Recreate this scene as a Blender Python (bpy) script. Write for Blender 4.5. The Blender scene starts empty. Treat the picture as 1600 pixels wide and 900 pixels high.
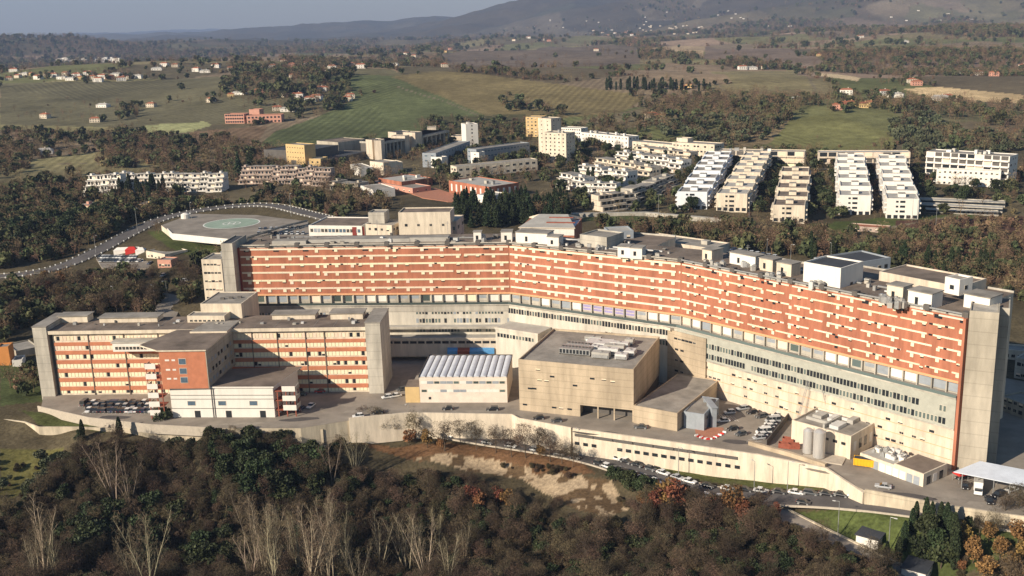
import bpy, math, random
import numpy as np
from mathutils import Vector, Matrix
random.seed(7); rng = np.random.default_rng(7)
SC = bpy.context.scene
COL = SC.collection
# ------------------------------------------------------------------ camera, sky, sun, exposure
H = 129.0; FP = 1639.0; PITCH = math.radians(14.2); ROLL = math.radians(1.7)
cr_, sr_ = math.cos(ROLL), math.sin(ROLL)
cam = bpy.data.cameras.new('camera'); cam.sensor_width = 36; cam.lens = FP/1600*36
cam.clip_start = 1; cam.clip_end = 60000
camo = bpy.data.objects.new('camera', cam); COL.objects.link(camo)
dn = Vector((0, -math.sin(PITCH), -math.cos(PITCH))); fw = Vector((0, math.cos(PITCH), -math.sin(PITCH)))
rt = Vector((1, 0, 0))*cr_ + dn*sr_; dc = Vector((1, 0, 0))*(-sr_) + dn*cr_
camo.matrix_world = Matrix(((rt.x, -dc.x, -fw.x, 0), (rt.y, -dc.y, -fw.y, 0), (rt.z, -dc.z, -fw.z, H), (0, 0, 0, 1)))
SC.camera = camo
SUN = Vector((1.0, 0.78, -0.62)).normalized()           # the way sunlight travels
W = bpy.data.worlds.new("World"); SC.world = W; W.use_nodes = True
wn = W.node_tree.nodes; bg = wn['Background']; sky = wn.new('ShaderNodeTexSky'); sky.sky_type = 'NISHITA'
sky.sun_disc = False; sky.sun_elevation = math.asin(-SUN.z); sky.sun_rotation = math.atan2(-SUN.x, -SUN.y)
sky.altitude = 300; sky.dust_density = 0.5; sky.air_density = 1.5; sky.ozone_density = 5.0
W.node_tree.links.new(sky.outputs[0], bg.inputs[0]); bg.inputs[1].default_value = 0.058
sl = bpy.data.lights.new('sun', 'SUN'); sl.energy = 5.0; sl.angle = math.radians(0.53); sl.color = (1.0, 0.87, 0.70)
so = bpy.data.objects.new('sun', sl); COL.objects.link(so); so.rotation_mode = 'QUATERNION'
so.rotation_quaternion = SUN.to_track_quat('-Z', 'Y'); so.location = (0, 0, 400)
SC.view_settings.view_transform = 'Standard'; SC.view_settings.look = 'None'
SC.view_settings.exposure = 0.42; SC.view_settings.gamma = 1.0
SC.cycles.max_bounces = 5; SC.cycles.volume_bounces = 0

# ------------------------------------------------------------------ helpers: survey of the place
def ray(px, py):
    dx, dy = px-800, py-450
    x = dx*cr_-dy*sr_; y = dy*cr_+dx*sr_
    f = FP*math.cos(PITCH)-y*math.sin(PITCH)
    return x/f, (FP*math.sin(PITCH)+y*math.cos(PITCH))/f
def P(px, py, z=0.0):
    a, b = ray(px, py); D = (H-z)/b
    return Vector((a*D, D, z))
def tag(o, label=None, cat=None, group=None, kind=None):
    if label: o['label'] = label
    if cat: o['category'] = cat
    if group: o['group'] = group
    if kind: o['kind'] = kind
    return o
ORD = ['', 'first', 'second', 'third', 'fourth', 'fifth', 'sixth', 'seventh', 'eighth', 'ninth', 'tenth', 'eleventh', 'twelfth', 'thirteenth', 'fourteenth', 'fifteenth', 'sixteenth', 'seventeenth', 'eighteenth', 'nineteenth']
TENS = {20: 'twent', 30: 'thirt', 40: 'fort', 50: 'fift', 60: 'sixt', 70: 'sevent', 80: 'eight', 90: 'ninet'}
def ordn(i):
    if i < 20: return ORD[i]
    if i >= 100: return 'hundred-and-'+ordn(i-100) if i > 100 else 'hundredth'
    t, r = i//10*10, i % 10
    return TENS[t]+'ieth' if r == 0 else TENS[t]+'y-'+ORD[r]
REPS = []
def rep(o, what, where, cat, group):                     # label finished at the end, counted from the left
    tag(o, None, cat, group); REPS.append((o, what, where)); return o

class MB:
    def __init__(s): s.v = []; s.f = []; s.m = []; s.mats = []
    def mi(s, m):
        if m not in s.mats: s.mats.append(m)
        return s.mats.index(m)
    def poly(s, pts, m):
        b = len(s.v); s.v += [tuple(p) for p in pts]; s.f.append(tuple(range(b, b+len(pts)))); s.m.append(s.mi(m))
    def box(s, x0, x1, y0, y1, z0, z1, m, top=None, M=None):
        b = len(s.v); vs = [(x, y, z) for z in (z0, z1) for (x, y) in ((x0, y0), (x1, y0), (x1, y1), (x0, y1))]
        if M is not None: vs = [tuple(M @ Vector(v)) for v in vs]
        s.v += vs; k = s.mi(m); kt = s.mi(top) if top else k
        for q, mm in (((0, 3, 2, 1), k), ((4, 5, 6, 7), kt), ((0, 1, 5, 4), k), ((1, 2, 6, 5), k), ((2, 3, 7, 6), k), ((3, 0, 4, 7), k)):
            s.f.append(tuple(b+i for i in q)); s.m.append(mm)
    def prism(s, pts, z0, z1, m, top=None):              # pts counter-clockwise
        b = len(s.v); n = len(pts)
        zf0 = z0 if callable(z0) else (lambda i: z0); zf1 = z1 if callable(z1) else (lambda i: z1)
        s.v += [(p[0], p[1], zf0(i)) for i, p in enumerate(pts)]+[(p[0], p[1], zf1(i)) for i, p in enumerate(pts)]
        k = s.mi(m); kt = s.mi(top) if top else k
        s.f.append(tuple(b+n+i for i in range(n))); s.m.append(kt)
        s.f.append(tuple(b+n-1-i for i in range(n))); s.m.append(k)
        for i in range(n):
            j = (i+1) % n; s.f.append((b+i, b+j, b+n+j, b+n+i)); s.m.append(k)
    def cyl(s, cx, cy, z0, z1, r, m, n=12, r2=None, axis='z', cap=None):
        r2 = r if r2 is None else r2; b = len(s.v)
        for z, rr in ((z0, r), (z1, r2)):
            for i in range(n):
                a = 2*math.pi*i/n; p = (cx+rr*math.cos(a), cy+rr*math.sin(a), z)
                if axis == 'y': p = (cx+rr*math.cos(a), z, cy+rr*math.sin(a))
                if axis == 'x': p = (z, cx+rr*math.cos(a), cy+rr*math.sin(a))
                s.v.append(p)
        k = s.mi(m); kc = s.mi(cap) if cap else k
        for i in range(n):
            j = (i+1) % n; s.f.append((b+i, b+j, b+n+j, b+n+i)); s.m.append(k)
        s.f.append(tuple(b+n+i for i in range(n))); s.m.append(kc)
        s.f.append(tuple(b+n-1-i for i in range(n))); s.m.append(kc)
    def mesh(s, name):
        me = bpy.data.meshes.new(name); me.from_pydata(s.v, [], s.f)
        for m in s.mats: me.materials.append(m)
        me.polygons.foreach_set('material_index', s.m); me.update(); return me
    def build(s, name, parent=None, loc=None, rz=0.0):
        o = bpy.data.objects.new(name, s.mesh(name)); COL.objects.link(o)
        if parent: o.parent = parent
        if loc is not None: o.location = loc
        o.rotation_euler.z = rz; return o
def fast_mesh(name, V, F, mats, midx=None):              # numpy arrays, quads
    me = bpy.data.meshes.new(name); n, k = F.shape
    me.vertices.add(len(V)); me.vertices.foreach_set('co', V.astype(np.float32).ravel())
    me.loops.add(n*k); me.loops.foreach_set('vertex_index', F.astype(np.int32).ravel())
    me.polygons.add(n); me.polygons.foreach_set('loop_start', np.arange(0, n*k, k, dtype=np.int32))
    for m in mats: me.materials.append(m)
    if midx is not None: me.polygons.foreach_set('material_index', midx.astype(np.int32))
    me.update(calc_edges=True); return me
def empty(name, loc=(0, 0, 0), rz=0.0):
    o = bpy.data.objects.new(name, None); COL.objects.link(o); o.location = loc; o.rotation_euler.z = rz
    o.empty_display_size = 1; return o
def copy_tree(o, parent=None):
    c = o.copy(); COL.objects.link(c); c.parent = parent
    for ch in list(o.children): copy_tree(ch, c)
    return c

# ------------------------------------------------------------------ materials
def mat(name, col, rough=0.85, var=0.0, scale=1.0, col2=None, metal=0.0, spec=0.3, streak=False, island=0.0, rnd=0.0, joint=0.0):
    m = bpy.data.materials.new(name); m.use_nodes = True; nt = m.node_tree; b = nt.nodes['Principled BSDF']
    b.inputs['Roughness'].default_value = rough; b.inputs['Metallic'].default_value = metal
    b.inputs['Specular IOR Level'].default_value = spec
    c = (*col, 1); b.inputs['Base Color'].default_value = c
    last = None
    if var or col2:
        g = nt.nodes.new('ShaderNodeNewGeometry'); mp = nt.nodes.new('ShaderNodeMapping')
        nt.links.new(g.outputs['Position'], mp.inputs[0])
        mp.inputs['Scale'].default_value = (scale, scale, scale*(0.18 if streak else 1))
        n = nt.nodes.new('ShaderNodeTexNoise'); n.inputs['Scale'].default_value = 1.0; n.inputs['Detail'].default_value = 5
        n.inputs['Roughness'].default_value = 0.65
        nt.links.new(mp.outputs[0], n.inputs['Vector'])
        r = nt.nodes.new('ShaderNodeValToRGB'); r.color_ramp.elements[0].position = .32; r.color_ramp.elements[1].position = .68
        d = col2 or tuple(x*(1-var) for x in col); l = col if col2 else tuple(min(1, x*(1+var)) for x in col)
        r.color_ramp.elements[0].color = (*d, 1); r.color_ramp.elements[1].color = (*l, 1)
        nt.links.new(n.outputs['Fac'], r.inputs[0]); last = r.outputs[0]; nt.links.new(last, b.inputs['Base Color'])
    if joint and last:
        g2 = nt.nodes.new('ShaderNodeNewGeometry'); sx = nt.nodes.new('ShaderNodeSeparateXYZ'); nt.links.new(g2.outputs['Position'], sx.inputs[0])
        md = nt.nodes.new('ShaderNodeMath'); md.operation = 'PINGPONG'; nt.links.new(sx.outputs[2], md.inputs[0]); md.inputs[1].default_value = joint
        mr = nt.nodes.new('ShaderNodeMapRange'); nt.links.new(md.outputs[0], mr.inputs[0]); mr.inputs['From Min'].default_value = .04; mr.inputs['From Max'].default_value = .16; mr.inputs['To Min'].default_value = .78; mr.inputs['To Max'].default_value = 1.0
        n2 = nt.nodes.new('ShaderNodeTexNoise'); n2.inputs['Scale'].default_value = .05; n2.inputs['Detail'].default_value = 8; nt.links.new(g2.outputs['Position'], n2.inputs['Vector'])
        m2 = nt.nodes.new('ShaderNodeMapRange'); nt.links.new(n2.outputs['Fac'], m2.inputs[0]); m2.inputs['From Min'].default_value = .35; m2.inputs['From Max'].default_value = .65; m2.inputs['To Min'].default_value = .84; m2.inputs['To Max'].default_value = 1.08
        mm = nt.nodes.new('ShaderNodeMath'); mm.operation = 'MULTIPLY'; nt.links.new(mr.outputs[0], mm.inputs[0]); nt.links.new(m2.outputs[0], mm.inputs[1])
        vs = nt.nodes.new('ShaderNodeVectorMath'); vs.operation = 'SCALE'; nt.links.new(last, vs.inputs[0]); nt.links.new(mm.outputs[0], vs.inputs['Scale']); last = vs.outputs[0]; nt.links.new(last, b.inputs['Base Color'])
    for amt, src in ((island, 'i'), (rnd, 'r')):
        if not amt: continue
        if src == 'i': g = nt.nodes.new('ShaderNodeNewGeometry'); o = g.outputs['Random Per Island']
        else: g = nt.nodes.new('ShaderNodeObjectInfo'); o = g.outputs['Random']
        mr = nt.nodes.new('ShaderNodeMapRange'); mr.inputs['To Min'].default_value = 1-amt; mr.inputs['To Max'].default_value = 1+amt
        nt.links.new(o, mr.inputs[0]); hs = nt.nodes.new('ShaderNodeHueSaturation'); nt.links.new(mr.outputs[0], hs.inputs['Value'])
        if src == 'r':
            mh = nt.nodes.new('ShaderNodeMapRange'); mh.inputs['To Min'].default_value = .47; mh.inputs['To Max'].default_value = .53
            ml = nt.nodes.new('ShaderNodeMath'); ml.operation = 'FRACT'; mm = nt.nodes.new('ShaderNodeMath'); mm.operation = 'MULTIPLY'
            mm.inputs[1].default_value = 7.31; nt.links.new(o, mm.inputs[0]); nt.links.new(mm.outputs[0], ml.inputs[0])
            nt.links.new(ml.outputs[0], mh.inputs[0]); nt.links.new(mh.outputs[0], hs.inputs['Hue'])
        if last: nt.links.new(last, hs.inputs['Color'])
        else: hs.inputs['Color'].default_value = c
        last = hs.outputs[0]; nt.links.new(last, b.inputs['Base Color'])
    return m
M = {}
M['brick'] = mat('red_brick', (.40, .155, .092), .9, .26, .30, streak=True)
M['brick2'] = mat('orange_brick', (.52, .20, .11), .9, .12, .5)
M['cream'] = mat('cream_render', (.61, .52, .41), .85, .22, .4, streak=True)
M['cream2'] = mat('pale_cream_render', (.67, .58, .455), .85, .20, .5, streak=True)
M['peach'] = mat('peach_panel', (.74, .64, .54), .8, .10, .4)
M['shutter'] = mat('cream_roller_shutter', (.84, .70, .52), .6, .05, 2.0, rnd=.10)
M['slabedge'] = mat('pale_orange_slab_edge', (.70, .38, .20), .8, .08, .6)
M['conc'] = mat('grey_concrete', (.42, .375, .30), .9, .26, .25, streak=True, joint=1.9)
M['conc_l'] = mat('light_concrete', (.46, .425, .36), .9, .26, .3, streak=True, joint=1.6)
M['conc_d'] = mat('dark_concrete', (.12, .11, .10), .9, .15, .3)
M['tan'] = mat('tan_concrete', (.47, .38, .27), .9, .24, .22, streak=True, joint=1.2)
M['white'] = mat('white_render', (.78, .74, .67), .8, .07, .5, streak=True)
M['whitepaint'] = mat('white_paint', (.78, .78, .76), .6)
M['yellowr'] = mat('yellow_render', (.62, .44, .21), .85, .08, .4)
M['orange'] = mat('orange_render', (.62, .26, .08), .85, .08, .4)
M['pink'] = mat('pink_render', (.58, .30, .22), .85, .08, .4)
M['darkred'] = mat('dark_red_panel', (.27, .055, .045), .8, .1, .5)
M['roof_br'] = mat('brown_roof', (.19, .15, .12), .95, .38, .12)
M['roof_gr'] = mat('grey_roof', (.29, .265, .23), .95, .32, .14)
M['pinkc'] = mat('dusty_pink_concrete', (.46, .36, .30), .9, .15, .4)
M['podium'] = mat('pale_podium_render', (.56, .52, .44), .85, .20, .3, streak=True)
M['roof_lt'] = mat('light_roof', (.42, .40, .36), .9, .15, .2)
M['roof_dk'] = mat('dark_roof', (.055, .06, .07), .9, .2, .15)
M['roof_red'] = mat('terracotta_roof', (.35, .13, .07), .95, .2, .5)
M['roof_wh'] = mat('white_membrane', (.66, .70, .76), .6, .10, .3)
M['glass'] = mat('dark_window_glass', (.025, .03, .035), .12, spec=.6)
M['glassg'] = mat('green_grey_glass', (.10, .13, .12), .2, spec=.6, rnd=.4)
M['panelg'] = mat('pale_green_panel', (.40, .40, .34), .7, .1, .5)
M['panelgr'] = mat('grey_blue_panel', (.30, .33, .36), .7, .1, .5)
M['lilac'] = mat('lilac_glazing', (.34, .30, .50), .4, .1, .5)
M['bluegl'] = mat('blue_glazing', (.10, .15, .20), .25, .2, .5)
M['frame'] = mat('window_frame', (.62, .55, .44), .7)
M['asph'] = mat('asphalt', (.115, .105, .10), .95, .22, .12)
M['asph2'] = mat('worn_yard_asphalt', (.27, .235, .195), .95, .25, .10)
M['paver'] = mat('red_paving', (.42, .19, .12), .95, .15, 1.0)
M['kerb'] = mat('kerb_stone', (.48, .42, .34), .9, .1, 1)
M['line'] = mat('road_paint', (.75, .73, .68), .8)
M['grass'] = mat('lawn_grass', (.085, .092, .038), .98, col2=(.055, .068, .024), scale=.25)
M['pad'] = mat('pale_green_pad', (.30, .38, .30), .9, .15, .15)
M['metal'] = mat('galvanised_metal', (.42, .42, .41), .45, .15, 1.5, metal=.5)
M['metal_w'] = mat('pale_metal', (.66, .66, .64), .5, .1, 1.0, metal=.2)
M['steel'] = mat('tank_steel', (.60, .58, .55), .4, .12, .8, metal=.4, streak=True)
M['contain'] = mat('yellow_container_paint', (.80, .42, .02), .5, .08, .8)
M['redp'] = mat('red_paint', (.55, .04, .03), .5)
M['redplate'] = mat('rusty_red_paint', (.30, .09, .055), .7, .2, 1)
M['bluet'] = mat('blue_tarpaulin', (.10, .32, .62), .6, .1, .8)
M['rubber'] = mat('tyre_rubber', (.02, .02, .02), .9)
M['lamp'] = mat('headlight_glass', (.7, .7, .68), .2)
M['tail'] = mat('tail_light', (.4, .02, .02), .3)
M['wallst'] = mat('cream_retaining_wall', (.57, .49, .365), .9, .34, .3, streak=True, joint=2.5)
M['bark'] = mat('brown_bark', (.11, .085, .06), .95, island=.3)
M['barkp'] = mat('pale_poplar_bark', (.30, .25, .175), .9, island=.3, rnd=.2)
M['twig'] = mat('brown_twigs', (.095, .068, .042), .95, island=.55, rnd=.55)
M['twigp'] = mat('pale_twigs', (.17, .13, .08), .95, island=.4, rnd=.25)
M['leafg'] = mat('dark_evergreen_leaves', (.034, .046, .017), .7, island=.5, rnd=.3)
M['leafo'] = mat('olive_leaves', (.085, .095, .05), .75, island=.45, rnd=.25)
M['leafc'] = mat('cypress_leaves', (.03, .045, .018), .8, island=.5, rnd=.2)
M['leafa'] = mat('autumn_leaves', (.20, .095, .04), .75, island=.4, rnd=.25)
M['leafy'] = mat('ochre_leaves', (.22, .14, .045), .75, island=.4, rnd=.2)
M['twigf'] = mat('distant_brown_crown', (.17, .118, .068), .95, island=.4, rnd=.45)
M['leaff'] = mat('distant_green_crown', (.070, .080, .034), .9, island=.45, rnd=.4)
M['leafb'] = mat('brown_bush_leaves', (.078, .058, .033), .9, island=.5, rnd=.4)

# ------------------------------------------------------------------ terrain
def vnoise(x, y, seed=0):
    xi = np.floor(x).astype(np.int64); yi = np.floor(y).astype(np.int64); fx = x-xi; fy = y-yi
    fx = fx*fx*(3-2*fx); fy = fy*fy*(3-2*fy)
    def h(a, b):
        n = (a*374761393+b*668265263+seed*1442695041) & 0xffffffff
        n = ((n ^ (n >> 13))*1274126177) & 0xffffffff
        return ((n ^ (n >> 16)) & 0xffff)/65535.0
    return (h(xi, yi)*(1-fx)+h(xi+1, yi)*fx)*(1-fy)+(h(xi, yi+1)*(1-fx)+h(xi+1, yi+1)*fx)*fy
def fbm(x, y, o=4, seed=0):
    r = 0; a = .5
    for i in range(o): r = r+a*(vnoise(x*2**i+17.3*i, y*2**i-9.1*i, seed+i)-.5); a *= .5
    return r*2
CTRL = [(50,720,-8),(50,760,-14),(50,880,-22),(250,730,-9),(250,800,-22),(250,890,-28),(400,720,-7),(450,760,-18),(450,880,-28),
 (600,700,-10),(620,790,-20),(640,890,-28),(700,700,-9),(750,740,-12),(800,800,-16),(830,890,-22),(900,735,-10),(950,790,-12),
 (1000,880,-18),(1060,780,-9.5),(1130,840,-12),(1200,880,-13),(1230,805,-7.8),(1400,840,-6.5),(1450,890,-8.5),(1350,805,-5),(1560,850,-6),
 (1590,890,-12),(640,665,-8),(760,683,-8),(900,706,-8),(1000,733,-8),(1100,764,-8),(1300,783,-4.8),(1450,800,-3),(1600,825,-2.6),
 (0,700,-6),(60,692,-5.5),(200,694,-5),(330,692,-3.6),(430,688,-3),(500,684,-3),(270,378,18.5),(340,388,18.5),(0,640,-1),(0,600,-1),(60,645,-1.5),(20,560,1),(110,470,4),(250,470,4),(60,500,2),(200,420,9),(100,405,10),(0,420,8),(50,350,9),(0,340,10),
 (200,370,13),(300,350,18),(365,350,19.5),(450,345,19.5),(300,400,14),(330,440,10),(450,325,20),(250,330,17),(60,648,-1),(130,662,-1.2),(200,671,-1.6),(-20,645,-.8),(1600,560,0),(1620,640,0),(1300,385,8),(1500,430,4),(1590,470,3),(1450,360,9),
 (900,345,13),(1100,360,11),(700,330,17),(600,330,18)]
cx = []
for (px, py, z) in CTRL: p = P(px, py, z); cx.append((p.x, p.y, z))
cx += [(-100, 380, -2), (-20, 370, -2), (-60, 420, 1), (40, 350, -2), (80, 320, -2), (110, 280, -2.5), (0, 430, 3), (60, 410, 3), (110, 380, 3), (0, 480, 9), (80, 460, 7), (150, 300, -1.5), (140, 360, 0),
       (-150, 370, -2), (-150, 410, 1), (0, 100, -30), (200, 120, -22), (-200, 100, -30), (300, 200, -12), (-320, 260, -20), (0, 200, -28), (130, 220, -12), (400, 400, 4), (-400, 420, 10), (-400, 600, 20), (400, 600, 12), (0, 20, -30)]
CX = np.array(cx)
BD = np.array([0, 550, 700, 850, 1000, 1500, 2200, 3000, 5000, 7500, 10000, 14000, 22000])
BZ = np.array([12, 14, 14, 16, 18, 27, 30, 20, 12, 20, 55, 95, 150])
HILLS = [  # px, distance, half width across, half depth, height
 (690, 1750, 330, 330, 30), (500, 1500, 220, 220, 10), (1300, 1120, 130, 130, 15), (60, 1950, 420, 420, 30), (1080, 1500, 260, 200, 14), (330, 2300, 500, 300, 26),
 (1060, 2600, 500, 350, 22), (700, 3300, 700, 400, 30), (1500, 1500, 260, 200, 8), (1450, 2100, 300, 200, 18), (60, 5200, 620, 600, 78), (-150, 5600, 900, 800, 70),
 (420, 6500, 900, 500, 42), (1250, 4000, 900, 500, 36), (1550, 3200, 600, 500, 40), (900, 5000, 700, 500, 40), (640, 12000, 1700, 1200, 120), (830, 9800, 1000, 900, 130), (1150, 9800, 1500, 1500, 520),
 (1500, 8200, 2200, 1500, 480), (1750, 7000, 1500, 1500, 430), (1350, 6000, 900, 600, 90), (1000, 7600, 800, 700, 110), (250, 13500, 1500, 800, 45)]
PLAT_PX = [(64,637),(140,652),(235,664),(330,669),(470,669),(545,657),(640,648),(800,651),(812,657),(895,672),(1040,692),(1175,712),(1290,732),(1350,766),(1470,790),(1660,818)]
PLAT = [P(px, py, 0).xy for px, py in PLAT_PX]+[Vector(p) for p in ((175, 300), (190, 345), (130, 395), (70, 440), (-50, 452), (-180, 440), (-183, 392))]
def in_poly(x, y, poly):
    r = np.zeros(np.shape(x), bool); n = len(poly)
    for i in range(n):
        x1, y1 = poly[i][0], poly[i][1]; x2, y2 = poly[i-1][0], poly[i-1][1]
        if y1 == y2: continue
        r ^= ((y1 > y) != (y2 > y)) & (x < (x2-x1)*(y-y1)/(y2-y1)+x1)
    return r
def dist_line(x, y, pts):
    best = np.full(np.shape(x), 1e9); zz = np.zeros(np.shape(x))
    for a, b in zip(pts[:-1], pts[1:]):
        dx, dy = b[0]-a[0], b[1]-a[1]; t = np.clip(((x-a[0])*dx+(y-a[1])*dy)/(dx*dx+dy*dy), 0, 1)
        d = np.hypot(x-a[0]-t*dx, y-a[1]-t*dy); k = d < best; best = np.where(k, d, best); zz = np.where(k, a[2]+t*(b[2]-a[2]), zz)
    return best, zz
def catmull(pts, n=6):
    q = [pts[0]*2-pts[1]]+pts+[pts[-1]*2-pts[-2]]; out = []
    for i in range(1, len(q)-2):
        for k in range(n):
            t = k/n; out.append(.5*((2*q[i])+(-q[i-1]+q[i+1])*t+(2*q[i-1]-5*q[i]+4*q[i+1]-q[i+2])*t*t+(-q[i-1]+3*q[i]-3*q[i+1]+q[i+2])*t**3))
    return out+[pts[-1]]
ROAD_LOW = catmull([P(px, py, z) for px, py, z in ((500,700,-7),(560,676,-8),(640,668,-8),(760,686,-8),(900,709,-8),(1000,738,-8),(1100,768,-8),(1200,777,-6.8),(1300,782,-4.6),(1400,792,-2.9),(1560,814,-2.3),(1700,834,-2))])
ROAD_SIDE = catmull([P(px, py, z) for px, py, z in ((1175,778,-7.3),(1215,800,-7.6),(1290,838,-8),(1360,872,-9),(1430,905,-11.5),(1500,950,-13))])
ROAD_LEFT = catmull([P(px, py, z) for px, py, z in ((-60,436,7),(20,430,8),(90,418,9.5),(150,393,12),(200,366,14.5),(250,343,17),(310,329,19.5),(380,321,20.5),(430,322,20.5),(490,336,19.5),(560,350,18),(700,352,16))])
ROADS = [(ROAD_LOW, 4.6), (ROAD_SIDE, 3.0), (ROAD_LEFT, 5.0)]
def terr_raw(x, y):
    D = y; far = np.interp(D, BD, BZ)
    for (px, hd, wx, wy, hh) in HILLS:
        hx = ray(px, 200)[0]*hd; far = far+hh*np.exp(-((x-hx)/wx)**2-((y-hd)/wy)**2)
    amp = np.clip((D-700)/1500, 0, 1)*15+np.clip((D-3000)/5000, 0, 1)*44
    far = far+amp*fbm(x/420, y/420, 4, 3)+np.clip((D-3500)/4000, 0, 1)*55*fbm(x/1500, y/1500, 4, 9)
    near_z = np.zeros_like(far); w = np.zeros_like(far); k = D < 800
    xs, ys = x[k], y[k]; zz = np.zeros_like(xs); ww = np.zeros_like(xs)
    for c in CX:
        q = 1/((xs-c[0])**2+(ys-c[1])**2+60)**1.7; zz += q*c[2]; ww += q
    near_z[k] = zz/ww
    t = np.clip((D-560)/180, 0, 1); t = t*t*(3-2*t); t = np.where(k, t, 1)
    z = near_z*(1-t)+far*t+.8*fbm(x/14, y/14, 3, 5)*(D < 1200)
    kk = D < 800
    for pts, hw in ROADS:
        d, zr = dist_line(x[kk], y[kk], pts); q = np.clip((d-hw-1)/9, 0, 1); q = q*q*(3-2*q); z[kk] = (zr-.35)*(1-q)+z[kk]*q
    ins = in_poly(x, y, [(p[0], p[1]) for p in PLAT]); z = np.where(ins, np.minimum(z, -1.2), z)
    return z
ga = np.concatenate([np.linspace(-1.6, -.66, 60), np.linspace(-.65, .65, 880), np.linspace(.66, 1.6, 60)])
gd = np.concatenate([np.linspace(15, 190, 40), np.exp(np.linspace(math.log(194), math.log(600), 330)), np.exp(np.linspace(math.log(604), math.log(22000), 480))])
GA, GD = np.meshgrid(ga, gd); GX = GA*GD; GY = GD; GZ = terr_raw(GX.ravel(), GY.ravel()).reshape(GX.shape)
def terr(x, y):
    a = np.clip(x/np.maximum(y, 15), -1.59, 1.59); i = np.interp(a, ga, np.arange(len(ga))); j = np.interp(y, gd, np.arange(len(gd)))
    i0 = np.clip(i.astype(int) if hasattr(i, 'astype') else int(i), 0, len(ga)-2); j0 = np.clip(j.astype(int) if hasattr(j, 'astype') else int(j), 0, len(gd)-2)
    fi, fj = i-i0, j-j0
    return (GZ[j0, i0]*(1-fi)+GZ[j0, i0+1]*fi)*(1-fj)+(GZ[j0+1, i0]*(1-fi)+GZ[j0+1, i0+1]*fi)*fj
def T(x, y): return float(terr(np.float64(x), np.float64(y)))
PLATP = [(p[0], p[1]) for p in PLAT]
def on_plat(x, y): return bool(in_poly(np.array([x]), np.array([y]), PLATP)[0])
_D = np.exp(np.linspace(math.log(180), math.log(21500), 2600))
def G(px, py, plat=True):                                # where a sight line meets the ground
    a, b = ray(px, py); z = terr(a*_D, _D); hit = (H-b*_D) <= z
    if plat and b > 0:
        D0 = H/b
        if on_plat(a*D0, D0): return Vector((a*D0, D0, 0.0))
    if not hit.any(): return Vector((a*20000, 20000, 150))
    i = int(np.argmax(hit)); 
    if i == 0: D = _D[0]
    else:
        e0 = H-b*_D[i-1]-z[i-1]; e1 = z[i]-(H-b*_D[i]); t = e0/(e0+e1+1e-9); D = _D[i-1]*(1-t)+_D[i]*t
    return Vector((a*D, D, T(a*D, D)))
def zg(x, y): return 0.0 if on_plat(x, y) else T(x, y)
def poly_w(pts, plat=False): return [tuple(G(px, py, plat).xy) for px, py in pts]

# land cover painted as real ground colours (crops, soil, litter)
CC = np.zeros(GX.shape+(3,))
def setc(mask, c): CC[mask] = c
X, Y = GX, GY; base = np.array([.10, .082, .05])
n1 = fbm(X/160, Y/160, 4, 21); n2 = fbm(X/40, Y/40, 4, 31)
CC[:] = base; CC *= (1+.45*n1+.4*n2)[..., None]
def cells(x, y, s, seed):
    xi = np.floor(x/s); yi = np.floor(y/s); f1 = np.full(x.shape, 1e9); f2 = f1.copy(); idx = np.zeros(x.shape)
    def hh(a, b, k):
        v = np.sin(a*127.1+b*311.7+k*74.7+seed)*43758.5453; return v-np.floor(v)
    for dx in (-1, 0, 1):
        for dy in (-1, 0, 1):
            a, b = xi+dx, yi+dy; d = np.hypot((a+hh(a, b, 1))*s-x, (b+hh(a, b, 2))*s-y); r = hh(a, b, 3)
            c = d < f1; f2 = np.where(c, f1, np.minimum(f2, d)); idx = np.where(c, r, idx); f1 = np.where(c, d, f1)
    return idx, (f2-f1)/s
wx_ = X+60*fbm(X/300, Y/300, 3, 41); wy_ = Y+90*fbm(X/300, Y/300, 3, 43)
ci, ce = cells(wx_*.8, wy_*.55, 170, 1.3)
pal = np.array([(.095,.10,.042),(.15,.125,.068),(.19,.14,.09),(.13,.12,.055),(.09,.075,.045),(.17,.15,.075),(.21,.15,.105),(.10,.08,.05),(.11,.11,.048),(.15,.115,.075)])
fc = pal[(ci*10).astype(int) % 10]*(1.45+.35*n2)[..., None]
k = np.clip((Y-820)/150, 0, 1)[..., None]; CC = CC*(1-k)+fc*k
far3 = np.clip((Y-6000)/2500, 0, 1)[..., None]*.75; far2 = np.clip((Y-4000)/2500, 0, 1)[..., None]; ci2, ce2 = cells(wx_, wy_*.6, 520, 5.1)
fpal = np.array([(.09,.09,.045),(.14,.115,.07),(.07,.06,.04),(.18,.145,.10),(.08,.065,.045),(.075,.065,.045),(.09,.075,.05),(.15,.125,.085)])
CC = CC*(1-far2)+(fpal[(ci2*8).astype(int) % 8]*(1+.4*n1)[..., None])*far2
CC = CC*(1-far3)+np.array([.055, .05, .04])*far3
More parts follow.
